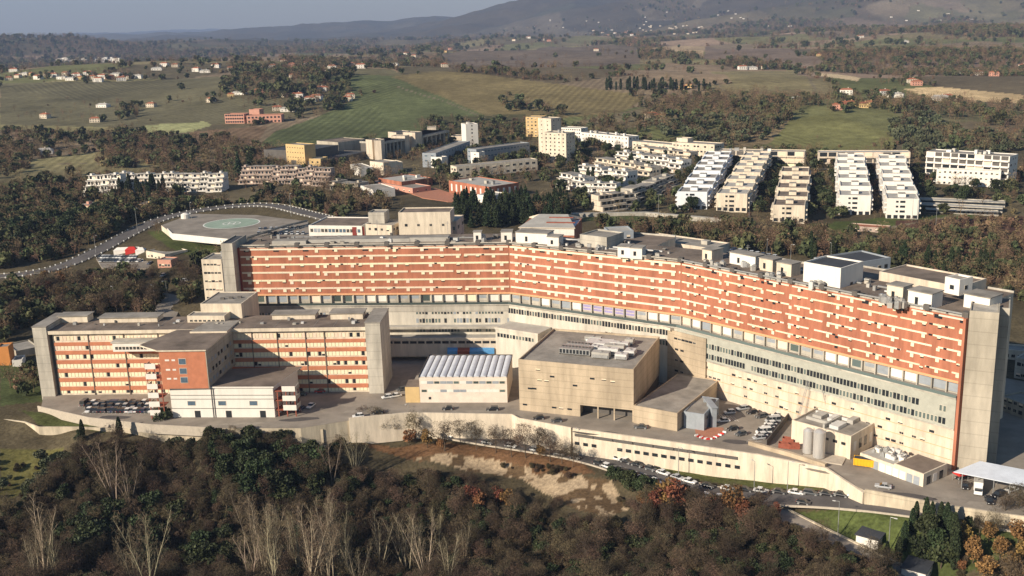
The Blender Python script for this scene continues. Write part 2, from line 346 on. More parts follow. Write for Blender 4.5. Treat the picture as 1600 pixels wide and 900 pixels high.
FIELDS = [  # outline in survey picture, ground colour
 ([(0,130),(180,128),(330,120),(610,108),(640,125),(560,150),(340,168),(0,170)], (.098,.088,.05)),
 ([(0,170),(330,166),(560,152),(420,190),(220,200),(0,195)], (.10,.09,.052)),
 ([(395,232),(430,205),(470,192),(545,160),(500,120),(620,118),(760,165),(790,190),(700,205),(560,220),(450,232)], (.072,.082,.036)),
 ([(610,120),(690,111),(800,122),(900,135),(1010,150),(970,176),(860,186),(780,188),(700,155)], (.125,.10,.048)),
 ([(690,85),(860,72),(1000,75),(1000,100),(700,108)], (.11,.085,.062)),
 ([(1195,222),(1235,188),(1300,178),(1370,200),(1405,212),(1370,238),(1230,236)], (.115,.112,.045)),
 ([(1410,138),(1470,136),(1600,148),(1600,161),(1500,158),(1450,152)], (.42,.31,.17)),
 ([(1000,76),(1060,71),(1102,72),(1098,90),(1010,82)], (.27,.20,.12)),
 ([(1275,114),(1310,116),(1345,122),(1340,127),(1280,120)], (.40,.31,.19)),
 ([(1110,112),(1240,110),(1270,140),(1150,142)], (.16,.135,.07)),
 ([(1102,72),(1230,76),(1290,100),(1270,110),(1100,92)], (.14,.105,.078)),
 ([(225,196),(320,190),(330,196),(300,206),(235,212)], (.25,.25,.12)),
 ([(300,206),(420,196),(400,226),(230,226)], (.13,.088,.055)),
 ([(900,190),(1040,160),(1120,160),(1060,185),(960,205)], (.12,.10,.06)),
 ([(1100,215),(1240,180),(1200,225),(1130,232)], (.15,.115,.065)),
 ([(1390,175),(1600,170),(1600,190),(1440,192)], (.12,.11,.06)),
 ([(1370,102),(1600,85),(1600,112),(1420,112)], (.15,.11,.085)),
 ([(1255,352),(1330,345),(1500,334),(1540,338),(1470,356),(1330,366)], (.085,.105,.035)),
 ([(1400,345),(1600,338),(1600,440),(1500,420),(1400,380)], (.10,.055,.042)),
 ([(890,335),(1180,345),(1180,352),(900,345)], (.085,.10,.04)),
 ([(0,285),(90,290),(200,300),(150,330),(0,320)], (.08,.085,.035)),
 ([(310,360),(420,385),(350,400),(260,385),(230,360)], (.09,.105,.035)),
 ([(350,395),(345,440),(320,440),(300,410)], (.10,.10,.04)),
 ([(650,185),(820,178),(840,215),(700,240)], (.085,.08,.04)),
 ([(0,560),(60,580),(66,628),(0,635)], (.075,.09,.036)),
 ([(30,640),(130,660),(230,672),(160,676),(60,664)], (.085,.095,.035)),
 ([(0,700),(100,700),(90,740),(0,790)], (.12,.11,.04)),
 ([(1212,795),(1300,795),(1430,810),(1440,890),(1380,862),(1300,838)], (.085,.105,.034)),
 ([(1430,808),(1600,830),(1600,900),(1420,900)], (.07,.085,.03)),
 ([(950,700),(1170,738),(1300,766),(1180,762),(1040,740)], (.10,.11,.04)),
 ([(560,690),(700,692),(900,715),(930,740),(800,745),(650,720)], (.17,.095,.05)),
]
dens_ = fbm(X/500, Y/700, 4, 61); wm_ = ((dens_ > .13) & (Y > 1500)) | ((dens_ > 0) & (Y > 2600)); CC[wm_] = CC[wm_]*.35+np.array([.075, .058, .036])*.65
for fi, (pts, c) in enumerate(FIELDS):
    m = in_poly(X, Y, poly_w(pts)); CC[m] = np.array(c)*(1.45 if fi < 17 else 1)*(1+.3*n2[m]+.2*n1[m])[..., None]
SAND = poly_w([(640,716),(700,708),(770,718),(830,730),(830,742),(860,738),(910,744),(955,750),(985,795),(950,808),(900,796),(850,770),(815,748),(740,738)])
m = in_poly(X, Y, SAND); s_ = fbm(X/5, Y/5, 4, 77); CC[m] = np.where((s_[m] > -.08)[..., None], np.array((.38, .29, .19)), np.array((.12, .08, .045)))
# bare tracks across the far hills
for tr in ([(620,135),(700,160),(760,185)], [(1120,128),(1160,165)], [(1240,115),(1275,142)], [(1210,395),(1330,365),(1420,350),(1500,336)], [(20,300),(90,286),(170,292),(330,305)], [(0,262),(120,255),(330,262)], [(1540,108),(1600,104)], [(1250,30),(1400,45),(1600,35)], [(780,45),(860,40),(930,55)]):
    w = [G(px, py, False) for px, py in tr]; d, _ = dist_line(X, Y, w); CC[d < np.maximum(1.4, Y*.0008)] = (.20, .165, .11)
print('terrain ready')
nr, ncx = GX.shape; ii = np.arange(nr*ncx).reshape(nr, ncx)
row_a = ci*6.28; RW = np.stack([np.cos(row_a), np.sin(row_a), np.where(((ci*37) % 1 > .35) & (Y > 820) & (Y < 4000), 1.0, 0.0), np.ones_like(X)], -1)
F = np.stack([ii[:-1, :-1], ii[:-1, 1:], ii[1:, 1:], ii[1:, :-1]], -1).reshape(-1, 4)
gm = bpy.data.materials.new('ground_cover'); gm.use_nodes = True; nt = gm.node_tree; b = nt.nodes['Principled BSDF']
b.inputs['Roughness'].default_value = 1; b.inputs['Specular IOR Level'].default_value = .05
at = nt.nodes.new('ShaderNodeAttribute'); at.attribute_name = 'Cover'; geo = nt.nodes.new('ShaderNodeNewGeometry')
prev = at.outputs['Color']
for sc_, lo, hi in ((.9, .55, 1.45), (.09, .7, 1.3), (.008, .8, 1.2)):
    n = nt.nodes.new('ShaderNodeTexNoise'); n.inputs['Scale'].default_value = sc_; n.inputs['Detail'].default_value = 6; n.inputs['Roughness'].default_value = .7
    nt.links.new(geo.outputs['Position'], n.inputs['Vector']); r = nt.nodes.new('ShaderNodeMapRange')
    r.inputs['From Min'].default_value = .3; r.inputs['From Max'].default_value = .7; r.inputs['To Min'].default_value = lo; r.inputs['To Max'].default_value = hi
    nt.links.new(n.outputs['Fac'], r.inputs[0]); mx = nt.nodes.new('ShaderNodeVectorMath'); mx.operation = 'MULTIPLY'
    nt.links.new(prev, mx.inputs[0]); nt.links.new(r.outputs[0], mx.inputs[1]); prev = mx.outputs[0]
ra = nt.nodes.new('ShaderNodeAttribute'); ra.attribute_name = 'Rows'
sp = nt.nodes.new('ShaderNodeSeparateXYZ'); nt.links.new(ra.outputs['Vector'], sp.inputs[0]); sg = nt.nodes.new('ShaderNodeSeparateXYZ'); nt.links.new(geo.outputs['Position'], sg.inputs[0])
def mth(op, a, b_=None):
    m_ = nt.nodes.new('ShaderNodeMath'); m_.operation = op
    for i, v in enumerate((a, b_)):
        if v is None: continue
        if isinstance(v, (int, float)): m_.inputs[i].default_value = v
        else: nt.links.new(v, m_.inputs[i])
    return m_.outputs[0]
dd_ = mth('ADD', mth('MULTIPLY', sp.outputs[0], sg.outputs[0]), mth('MULTIPLY', sp.outputs[1], sg.outputs[1]))
rowv = mth('ADD', 1.0, mth('MULTIPLY', mth('MULTIPLY', mth('SINE', mth('MULTIPLY', dd_, .7)), sp.outputs[2]), .15))
mx = nt.nodes.new('ShaderNodeVectorMath'); mx.operation = 'SCALE'; nt.links.new(prev, mx.inputs[0]); nt.links.new(rowv, mx.inputs['Scale']); prev = mx.outputs[0]
nt.links.new(prev, b.inputs['Base Color'])
gme = fast_mesh('ground', np.stack([GX, GY, GZ], -1).reshape(-1, 3), F, [gm])
ca = gme.color_attributes.new('Cover', 'FLOAT_COLOR', 'POINT')
ca.data.foreach_set('color', np.concatenate([np.clip(CC, 0, 1).reshape(-1, 3), np.ones((nr*ncx, 1))], 1).astype(np.float32).ravel())
ra_ = gme.color_attributes.new('Rows', 'FLOAT_COLOR', 'POINT'); ra_.data.foreach_set('color', RW.astype(np.float32).ravel())
gme.polygons.foreach_set('use_smooth', np.ones(len(F), bool))
go = bpy.data.objects.new('ground', gme); COL.objects.link(go); tag(go, kind='structure')

# haze: one closed even volume round everything
hz = bpy.data.materials.new('haze_air'); hz.use_nodes = True; nt = hz.node_tree; nt.nodes.remove(nt.nodes['Principled BSDF'])
pv = nt.nodes.new('ShaderNodeVolumePrincipled'); pv.inputs['Color'].default_value = (.48, .64, 1.0, 1); pv.inputs['Density'].default_value = 5.5e-5
pv.inputs['Anisotropy'].default_value = .0
nt.links.new(pv.outputs[0], nt.nodes['Material Output'].inputs['Volume'])
zlo = float(GZ.min())-1; zhi = max(H, float(GZ.max()))+5
hb = MB(); hb.box(-36500, 36500, -500, 22300, zlo, zhi, hz); ho = hb.build('haze'); tag(ho, kind='stuff')

# ------------------------------------------------------------------ platform, roads
def earcut_flat(name, pts, z, m, skirt=None, skm=None):
    mb = MB(); mb.prism([(p[0], p[1]) for p in pts], z-(skirt or .3), z, skm or m, top=m)
    o = mb.build(name); tag(o, kind='structure'); return o
def ccw(pts):
    a = sum(pts[i-1][0]*pts[i][1]-pts[i][0]*pts[i-1][1] for i in range(len(pts))); return pts if a > 0 else pts[::-1]
earcut_flat('yard', ccw(PLATP), 0.0, M['asph2'], 11, M['wallst'])
def ribbon(name, pts, hw, m, dz=0.0, kind='structure', z_from=None, off=0.0):
    mb = MB(); L = []; R = []
    for i, p in enumerate(pts):
        d = (pts[min(i+1, len(pts)-1)]-pts[max(i-1, 0)]); d.z = 0; d.normalize(); nrm = Vector((-d.y, d.x, 0))
        z = p.z if z_from is None else z_from(p.x, p.y)
        L.append(Vector((p.x, p.y, z+dz))+nrm*(hw+off)); R.append(Vector((p.x, p.y, z+dz))-nrm*(hw-off))
    b0 = len(mb.v); n = len(pts)
    mb.v = [tuple(v) for v in L+R+[v-Vector((0, 0, .6)) for v in L+R]]
    k_ = mb.mi(m)
    for i in range(n-1):
        mb.f += [(n+i, n+i+1, i+1, i), (i, i+1, 2*n+i+1, 2*n+i), (n+i+1, n+i, 3*n+i, 3*n+i+1)]; mb.m += [k_]*3
    o = mb.build(name); tag(o, kind=kind); return o
ribbon('road', ROAD_LOW, 4.6, M['asph']); ribbon('side_road', ROAD_SIDE, 3.0, M['asph2'], .05); ribbon('hill_road', ROAD_LEFT, 5.0, M['asph'])
def offset(pts, o, dz=0):
    out = []
    for i, p in enumerate(pts):
        d = (pts[min(i+1, len(pts)-1)]-pts[max(i-1, 0)]); d.z = 0; d.normalize(); out.append(p+Vector((-d.y*o, d.x*o, dz)))
    return out
def kerb(name, pts, w, h, m):
    o = ribbon(name, [p+Vector((0, 0, h)) for p in pts], w/2, m); return o
kerb('road_kerb', offset(ROAD_LOW, 4.8), .35, .13, M['kerb']); kerb('road_kerb', offset(ROAD_LOW, -4.8), .35, .13, M['kerb'])
kerb('lawn_kerb', offset(ROAD_SIDE[3:], 3.3), .7, .35, M['wallst'])
dm = MB()
for i in range(0, len(ROAD_LOW)-1, 2):
    a, b_ = ROAD_LOW[i], ROAD_LOW[i+1]; d = (b_-a); d.z = 0; d.normalize(); q = Vector((-d.y, d.x, 0))*.09; c = a+d*2.6; u = Vector((0, 0, .006))
    dm.poly([a-q+u, c-q+u, c+q+u, a+q+u], M['line'])
tag(dm.build('road_marking'), kind='structure')
ym = MB()
def bay(px0, py0, px1, py1, n, l, ang):
    A_, B_ = P(px0, py0, 0), P(px1, py1, 0)
    for i in range(n+1):
        c = A_+(B_-A_)*(i/n); ym.box(-.06, .06, -l/2, l/2, .004, .009, M['line'], M=Matrix.Translation(c) @ Matrix.Rotation(ang, 4, 'Z'))
bay(126, 632, 236, 631, 17, 4.8, 0); bay(132, 643, 242, 643, 17, 4.8, 0); bay(1178, 690, 1216, 648, 12, 4.8, 1.6); bay(1125, 650, 1150, 655, 5, 4.8, .2)
tag(ym.build('bay_marking'), kind='structure')
M['patch'] = mat('dark_asphalt_patch', (.10, .09, .085), .95, .2, .3); M['patch2'] = mat('pale_asphalt_patch', (.30, .265, .22), .95, .2, .3)
pm = MB(); random.seed(3)
for (px, py, l, w, r_, k_) in ((470,655,16,4,.1,'patch'),(560,640,12,5,.5,'patch2'),(380,662,22,3,.0,'patch2'),(180,652,14,4,-.1,'patch'),(740,643,20,3,0,'patch2'),(930,676,18,4,-.2,'patch'),(1080,692,14,5,-.2,'patch2'),(1150,690,10,4,-.3,'patch'),(1300,738,16,3,-.45,'patch2'),(1420,775,18,4,-.4,'patch'),(1540,790,14,6,-.2,'patch2'),(640,600,8,14,.2,'patch2'),(1480,780,10,3,-.3,'patch2')):
    c = P(px, py, 0); Mm = Matrix.Translation(c) @ Matrix.Rotation(r_, 4, 'Z'); n = 12; pm.poly([Mm @ Vector((l/2*math.cos(6.283*i/n)*random.uniform(.7, 1), w/2*math.sin(6.283*i/n)*random.uniform(.7, 1), .003)) for i in range(n)], M[k_])
tag(pm.build('asphalt_patch'), kind='structure')
# raised pads / lawns
def sheet(name, px, m, z=None, dz=.02, kind='structure'):
    mb = MB(); pts = [G(*p) if z is None else P(*p, z) for p in px]; q = ccw([(p.x, p.y) for p in pts]); zz = max(p.z for p in pts) if z is None else z
    mb.prism(q, zz-.5, zz+dz, m); o = mb.build(name); tag(o, kind=kind); return o
sheet('red_paving', [(1085,668),(1130,668),(1132,676),(1110,684),(1088,682)], M['paver'], 0, .03)
sheet('rear_car_park', [(150,404),(165,393),(300,390),(305,408),(270,420),(160,420)], M['asph2'], 11, .35)
sheet('rear_access_road', [(235,500),(262,452),(290,452),(285,478),(275,500)], M['asph2'], 4, 1.2)
sheet('upper_car_park', [(405,372),(440,348),(482,350),(490,374)], M['asph2'], 20, .3)

# ------------------------------------------------------------------ building kit
def unit(name, kind):
    mb = MB()
    if kind == 'dark': mb.box(-.5, .5, -.05, .05, 0, 1, M['frame']); mb.box(-.42, -.03, -.07, .0, .08, .92, M['glass']); mb.box(.03, .42, -.07, .0, .08, .92, M['glass'])
    elif kind == 'plain': mb.box(-.5, .5, -.06, .05, 0, 1, M['glass'])
    elif kind == 'shut': mb.box(-.5, .5, -.10, .05, 0, 1, M['shutter'])
    elif kind == 'half': mb.box(-.5, .5, -.09, .05, .45, 1, M['shutter']); mb.box(-.5, .5, -.05, .05, 0, .45, M['glass'])
    elif kind == 'green': mb.box(-.5, .5, -.04, .05, 0, 1, M['frame']); mb.box(-.4, .4, -.07, .0, .05, .95, M['glassg'])
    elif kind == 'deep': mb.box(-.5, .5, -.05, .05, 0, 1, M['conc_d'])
    elif kind == 'lilac': mb.box(-.5, .5, -.05, .05, 0, 1, M['frame']); mb.box(-.44, .44, -.08, 0, .1, .45, M['lilac']); mb.box(-.44, .44, -.08, 0, .55, .92, M['lilac'])
    elif kind == 'grey': mb.box(-.5, .5, -.05, .05, 0, 1, M['panelgr'])
    elif kind == 'beige': mb.box(-.5, .5, -.05, .05, 0, 1, M['conc_l']); mb.box(-.42, .42, -.07, 0, .45, .9, M['panelgr'])
    elif kind == 'pale': mb.box(-.5, .5, -.05, .05, 0, 1, M['white'])
    elif kind == 'blue': mb.box(-.5, .5, -.05, .05, 0, 1, M['frame']); mb.box(-.45, .45, -.08, 0, .06, .94, M['bluegl'])
    return mb
UNITS = {k: unit(k, k) for k in ('dark', 'plain', 'shut', 'half', 'green', 'deep', 'lilac', 'grey', 'pale', 'blue', 'beige')}
UMESH = {k: v.mesh('window_'+k) for k, v in UNITS.items()}
class Wins:
    """windows of one building: the largest 100 of each part name as parts, the rest as one part"""
    def __init__(s, root): s.root = root; s.l = {}
    def add(s, Mx, x, z, w, h, kind='dark', name='window'): s.l.setdefault(name, []).append((w*h, Mx, x, z, w, h, kind))
    def row(s, Mx, x0, x1, n, z, w, h, kinds=('dark',), name='window', skip=0.0):
        for i in range(n):
            if skip and random.random() < skip: continue
            s.add(Mx, x0+(x1-x0)*(i+.5)/n, z, w, h, random.choice(kinds), name)
    def done(s):
        for name, L in s.l.items():
            L.sort(key=lambda t: -t[0])
            for (a, Mx, x, z, w, h, k) in L[:100]:
                o = bpy.data.objects.new(name, UMESH[k]); COL.objects.link(o); o.parent = s.root
                o.matrix_local = Mx @ Matrix.Translation((x, 0, z)) @ Matrix.Diagonal((w, 1, h, 1))
            if L[100:]:
                mb = MB()
                for (a, Mx, x, z, w, h, k) in L[100:]:
                    u = UNITS[k]; X4 = Mx @ Matrix.Translation((x, 0, z)) @ Matrix.Diagonal((w, 1, h, 1)); b0 = len(mb.v)
                    mb.v += [tuple(X4 @ Vector(v)) for v in u.v]; mb.f += [tuple(b0+i for i in f) for f in u.f]; mb.m += [mb.mi(u.mats[i]) for i in u.m]
                tag(mb.build(name, s.root), kind='stuff')
I4 = Matrix.Identity(4)
def face(L, d, side):
    if side == 'f': return I4
    if side == 'r': return Matrix.Translation((L, 0, 0)) @ Matrix.Rotation(math.pi/2, 4, 'Z')
    if side == 'l': return Matrix.Translation((0, d, 0)) @ Matrix.Rotation(-math.pi/2, 4, 'Z')
    return Matrix.Translation((L, d, 0)) @ Matrix.Rotation(math.pi, 4, 'Z')
def walls(mb, L, d, z0, z1, m, x0=0, y0=0, t=.35):
    mb.box(x0, x0+L, y0, y0+t, z0, z1, m); mb.box(x0, x0+L, y0+d-t, y0+d, z0, z1, m)
    mb.box(x0, x0+t, y0+t, y0+d-t, z0, z1, m); mb.box(x0+L-t, x0+L, y0+t, y0+d-t, z0, z1, m)
def shell(root, L, d, z0, z1, wm, rm, x0=0, y0=0, par=.5, name='wall', rname='roof'):
    a = MB(); walls(a, L, d, z0, z1, wm, x0, y0); w = a.build(name, root)
    b = MB(); b.box(x0+.36, x0+L-.36, y0+.36, y0+d-.36, z1-par-.4, z1-par, rm); r = b.build(rname, root); return w, r
def frame_of(A, B):
    d = B-A; return math.atan2(d.y, d.x), math.hypot(d.x, d.y)
def rooftop(root, L, d, h, n, mats=('white', 'conc_l', 'metal')):
    for i in range(n):
        w = random.uniform(1.5, 3.5); dd = random.uniform(1.5, 3); x = random.uniform(.1, .85)*L; y = random.uniform(.2, .7)*d
        mb = MB(); mt = M[random.choice(mats)]; mb.box(x, x+w, y, y+dd, h-.5, h+random.uniform(.8, 2), mt); mb.box(x-.15, x+w+.15, y-.15, y+dd+.15, h+2, h+2.15, M['roof_gr']) if random.random() < .3 else None
        mb.build('roof_box', root)
def slab(name, label, cat, A, B, depth, h, wm='cream', rm='roof_gr', floors=3, cols=8, style='win', sides=('f', 'r', 'l'), group=None, base=4.0, ww=1.4, wh=1.3, kinds=('dark', 'dark', 'plain', 'half'), boxes=0, zb=None, eave=0, skip=.0, z0off=1.0):
    A = Vector(A); B = Vector(B); z = min(A.z, B.z) if zb is None else zb
    rz, L = frame_of(A, B); root = empty(name, (A.x, A.y, z), rz); tag(root, label, cat, group)
    shell(root, L, depth, -base, h, M[wm], M[rm])
    W_ = Wins(root); fh = h/floors
    for sd in sides:
        Mx = face(L, depth, sd); ln = L if sd in 'fb' else depth; n = cols if sd in 'fb' else max(1, int(round(cols*depth/L)))
        for fl in range(floors):
            zz = fl*fh+z0off
            if style == 'win' or sd in 'lr': W_.row(Mx, .6, ln-.6, n, zz, ww, wh, kinds, skip=skip if sd in 'f' else .3)
            elif style == 'balc':
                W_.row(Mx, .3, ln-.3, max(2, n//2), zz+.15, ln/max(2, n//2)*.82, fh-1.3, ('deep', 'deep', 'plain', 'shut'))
    W_.done()
    if style == 'balc':
        n = max(2, cols//2)
        for fl in range(floors):
            for i in range(n):
                if skip and random.random() < skip: continue
                w = L/n*.92; x = L*(i+.5)/n-w/2; mb = MB(); zz = fl*fh+.05
                mb.box(x, x+w, -1.5, -.02, zz, zz+.18, M[wm]); mb.box(x, x+w, -1.5, -1.38, zz+.18, zz+1.05, M[wm]); mb.build('balcony', root)
    if eave: e = MB(); e.box(-eave, L+eave, -eave, depth+eave, h, h+.25, M[rm]); e.build('roof_slab', root)
    if boxes: rooftop(root, L, depth, h, boxes)
    return root, L

# ------------------------------------------------------------------ the long hospital building
ZR = 46.0; MP = [P(373, 384, ZR), P(795, 379, ZR), P(1065, 406, ZR), P(1512, 492, ZR)]
hosp = empty('hospital_building', (0, 0, 0)); tag(hosp, 'very long bent block of red brick bands above a cream podium, ending in grey towers', 'hospital')
HW = Wins(hosp); DEP = 21.0
nrm = []
for i in range(3):
    d = (MP[i+1]-MP[i]); d.z = 0; d.normalize(); nrm.append(Vector((d.y, -d.x, 0)))
def joint(i, off):                                       # corner of the bent line moved out by off
    if i == 0: n = nrm[0]; return MP[0].xy.to_3d()+n*off
    if i == 3: return MP[3].xy.to_3d()+nrm[2]*off
    n = (nrm[i-1]+nrm[i]); k_ = off*2/n.length_squared; return MP[i].xy.to_3d()+n*k_
def strip(name, i, o0, o1, z0, z1, m, top=None, parent=hosp):
    mb = MB(); q = [joint(i, o1), joint(i+1, o1), joint(i+1, o0), joint(i, o0)]; mb.prism([(p.x, p.y) for p in q], z0, z1, m, top); return mb.build(name, parent)
FR = []
for i in range(3):
    a = joint(i, 0); b_ = joint(i+1, 0); rz, L = frame_of(a, b_); FR.append((Matrix.Translation(a) @ Matrix.Rotation(rz, 4, 'Z'), L))
ZB, ZT = 25.5, 22.0; FH = (ZR-.9-ZB)/6
for i in range(3):
    Mx, L = FR[i]
    strip('brick_wall', i, -DEP, 0, ZB+.6, ZR-.9, M['brick'])
    strip('roof', i, -DEP+.3, -1.2, ZR-.9, ZR-.5, M['roof_br'])
    strip('slab_edge', i, -DEP, .12, ZB-.1, ZB+.6, M['slabedge'])
    strip('recess_wall', i, -DEP, -.7, ZT, ZB-.1, M['conc_l'])
    strip('terrace_slab', i, -1.6, 3.0, ZT-.5, ZT, M['conc_l'], M['roof_gr'])
    strip('podium_wall', i, -DEP, 2.5, -4, ZT-.5, M['cream'] if i == 2 else M['podium'])
    # cornice rail over the facade, with the dark brackets
    strip('parapet', i, -.35, .15, ZR-.9, ZR-.35, M['conc_l'])
    n = [9, 6, 9][i]
    for k_ in range(n):
        x0 = L*k_/n+.8; x1 = L*(k_+1)/n-.8; mb = MB()
        mb.box(x0, x1, -1.15, -.95, ZR+.1, ZR+.55, M['conc_l'] if i < 2 else M['metal'], M=Mx)
        for xx in (x0+.1, (x0+x1)/2, x1-.3): mb.box(xx, xx+.2, -1.14, 0, ZR-.5, ZR+.12, M['conc_d'], M=Mx)
        mb.build('cornice_rail', hosp)
        mb = MB(); mb.box(x1-.2, x1+1.6, -1.3, .6, ZR-.6, ZR+1.0, M['conc_d'], M=Mx); mb.build('roof_bracket', hosp)
        HW.add(Mx @ Matrix.Translation((0, -.05, 0)), x0+2.2, ZR-2.6, 2.2, 1.1, 'plain', 'window')
    # cream shutter bands, six storeys
    for fl in range(6):
        z = ZB+.6+fl*FH+1.85
        if fl == 5: z = ZR-2.0
        x = .4; segs = []
        while x < L-.5:
            l = random.uniform(14, 40) if i < 2 else random.uniform(6, 17); e = min(L-.3, x+l); segs.append((x, e)); x = e+(random.choice((.0, .0, 1.2)) if i < 2 else random.uniform(.9, 2.2))
        mb = MB()
        for (a, e) in segs: mb.box(a, e, -.22, .1, z+(.06 if i < 2 else .14), z+(.74 if i < 2 else .62), M['shutter'], M=Mx)
        for (a, e) in segs:
            for q in range(int(e-a)//3):
                if random.random() < .55: xx = a+1.5+q*3; mb.box(xx, xx+.16, -.25, 0, z-.02, z+.84, M['frame'], M=Mx)
        mb.build('shutter_band', hosp)
        n = int(L/4.6)
        for q in range(n):
            xx = L*(q+.5)/n+(.9 if q % 3 == 0 else -.7)
            r = random.random(); kd = 'shut' if r < .62 else ('half' if r < .8 else 'plain')
            hh = random.choice((.95, 1.1, 1.2)) if kd == 'shut' else .75
            if r > (.80 if i < 2 else .9): continue
            HW.add(Mx @ Matrix.Translation((0, -.12, 0)), xx, z-hh+.1, 1.35 if i < 2 else 1.05, hh if i < 2 else hh*.85+.12, kd, 'window')
            if random.random() < (.16 if i < 2 else .3): HW.add(Mx @ Matrix.Translation((0, -.22, 0)), xx+2.1, z+.12, 1.0, .5, 'plain', 'vent_window')
    # glazed recess storey
    n = int(L/4.4)
    for q in range(n):
        kd = random.choice(['beige', 'beige', 'grey', 'shut', 'beige', 'green', 'pale']) if i != 1 else ('lilac' if 6 < q < 12 else random.choice(['grey', 'beige', 'beige', 'pale']))
        HW.add(Mx @ Matrix.Translation((0, .65, 0)), L*(q+.5)/n, ZT+.5, L/n-.7, 2.5, kd, 'recess_panel')
        mb = MB(); xx = L*q/n; mb.box(xx-.2, xx+.2, -.2, .68, ZT, ZB-.12, M['conc_l'], M=Mx); mb.build('recess_pier', hosp)
    mb = MB(); mb.box(0, L, -3.05, -2.95, ZT, ZT+.9, M['glassg'], M=Mx); mb.build('terrace_rail', hosp)
F3 = Matrix.Translation((0, -2.52, 0))
# podium, left: grey and white storeys; mid: long dark glazed strip; right: green glass strips over cream storeys
Mx, L = FR[0]; Mp = Mx @ F3
strip('podium_band', 0, 2.5, 2.62, 18.9, 21.4, M['white'] if False else M['conc_l'])
for (z, hh, sk) in ((17.9, 2.0, .12), (14.4, 1.8, .2), (10.6, 2.0, .2)):
    for q in range(int(L/1.25)):
        if (q//14) % 5 == 3 or random.random() < sk: continue
        HW.add(Mp, .8+q*1.25, z, .95, hh, random.choice(['dark', 'green', 'green', 'grey', 'plain']), 'podium_window')
strip('podium_band', 0, 2.5, 5.5, 12.6, 13.6, M['conc_l'], M['roof_lt']); strip('podium_band', 0, 2.5, 7.5, 8.8, 9.6, M['cream2'], M['roof_lt'])
mb = MB(); mb.box(2, L-2, -7.4, -2.6, 2, 8.8, M['cream'], M=Mx); mb.build('lower_wall', hosp)
for q in range(14): HW.add(Mx @ Matrix.Translation((0, -7.42, 0)), 60+q*3.2, 7.3, 2.6, 1.0, 'plain', 'podium_window')
Mx, L = FR[1]; Mp = Mx @ F3
for q in range(int((L-1)/1.22)):
    HW.add(Mp, .9+q*1.22, 18.3, .92, 2.0, random.choice(['plain', 'green', 'plain', 'dark']), 'podium_window')
    if q > 34: HW.add(Mp, .9+q*1.22, 14.4, .92, 1.9, random.choice(['plain', 'green']), 'podium_window')
for (x0, x1, y0, zt, m, tp) in ((1, 20, -13, 15.0, 'podium', 'roof_lt'), (20.2, 58, -9, 13.0, 'conc_l', 'roof_gr'), (22, 30, -14, 10, 'conc_l', 'roof_lt')):
    mb = MB(); mb.box(x0, x1, y0, -2.62, 0, zt, M[m], M[tp], M=Mx); mb.box(x0-.2, x1+.2, y0-.2, y0, zt-.6, zt+.3, M[m], M=Mx); mb.build('lower_storey', hosp)
for q in range(12): HW.add(Mx @ Matrix.Translation((0, -13.02, 0)), 2.4+q*1.4, 11.6, 1.0, 1.5, random.choice(['plain', 'green']), 'podium_window')
Mx, L = FR[2]; Mp = Mx @ F3
strip('podium_band', 2, 2.5, 2.75, 12.6, 21.4, M['panelg'])
Mg = Mx @ Matrix.Translation((0, -2.78, 0))
for (z, gaps) in ((17.0, ((77, 82), (93, 99))), (13.3, ((30, 33),))):
    for q in range(int(L/1.2)-2):
        x = 1.2+q*1.2
        if any(a < x < b_ for a, b_ in gaps) and z > 14 and x > 90: continue
        if any(a < x < b_ for a, b_ in gaps) and z < 14: continue
        HW.add(Mg, x, z, .9, 1.9, random.choice(['plain', 'plain', 'green']), 'podium_window')
mb = MB(); mb.box(0, L, -2.95, -2.76, 12.2, 12.6, M['conc_l'], M=Mx); mb.build('podium_band', hosp)
for z in (9.6, 6.4, 3.2):
    mb = MB(); mb.box(0, L-.2, -2.62, -2.5, z-.35, z-.2, M['slabedge'], M=Mx); mb.build('string_course', hosp)
    q = 2.0
    while q < L-2:
        if random.random() < .62: HW.add(Mp, q, z, 1.5, .75, random.choice(['plain', 'dark', 'half', 'plain', 'dark']), 'podium_window')
        q += random.choice((1.9, 1.9, 2.6, 4.0))
HW.done()
# end towers
def tower(xyA, L, d, rz, z1, m, roofm='roof_br'):
    mb = MB(); mb.box(0, L, 0, d, -6, z1, M[m]); mb.box(.4, L-.4, .4, d-.4, z1, z1+.12, M[roofm]); mb.box(0, L, 0, .35, z1, z1+.5, M[m]); mb.box(0, .35, .35, d, z1, z1+.5, M[m]); mb.box(L-.35, L, .35, d, z1, z1+.5, M[m])
    return mb.build('end_tower', hosp, xyA, rz)
a = joint(3, 2.2); rz = math.atan2(nrm[2].x, -nrm[2].y)
e = joint(3, -10); tA = P(1515, 489, 47); tower((tA.x, tA.y, 0), 7.5, 11, rz+.42, 47.2, 'conc', 'conc_l')
tB = tA+Vector((9.6, 4.5, 0)); tower((tB.x, tB.y, 0), 3.4, 13, rz+.42, 46.6, 'conc_l')
mb = MB(); mb.box(-1.1, -.3, -2.4, 1.5, -2, 45.4, M['brick'], M=FR[2][0] @ Matrix.Translation((FR[2][1]+1.1, 0, 0))); mb.build('tower_return', hosp)
la = joint(0, 4.2); tower((la.x-5.4, la.y-.5, 0), 4.6, 17, math.atan2(nrm[0].x, -nrm[0].y), 47.6, 'conc_l', 'roof_dk')
mb = MB(); mb.box(-.75, -.05, -.1, 10, 0, 45, M['darkred'], M=FR[0][0]); mb.build('tower_return', hosp)
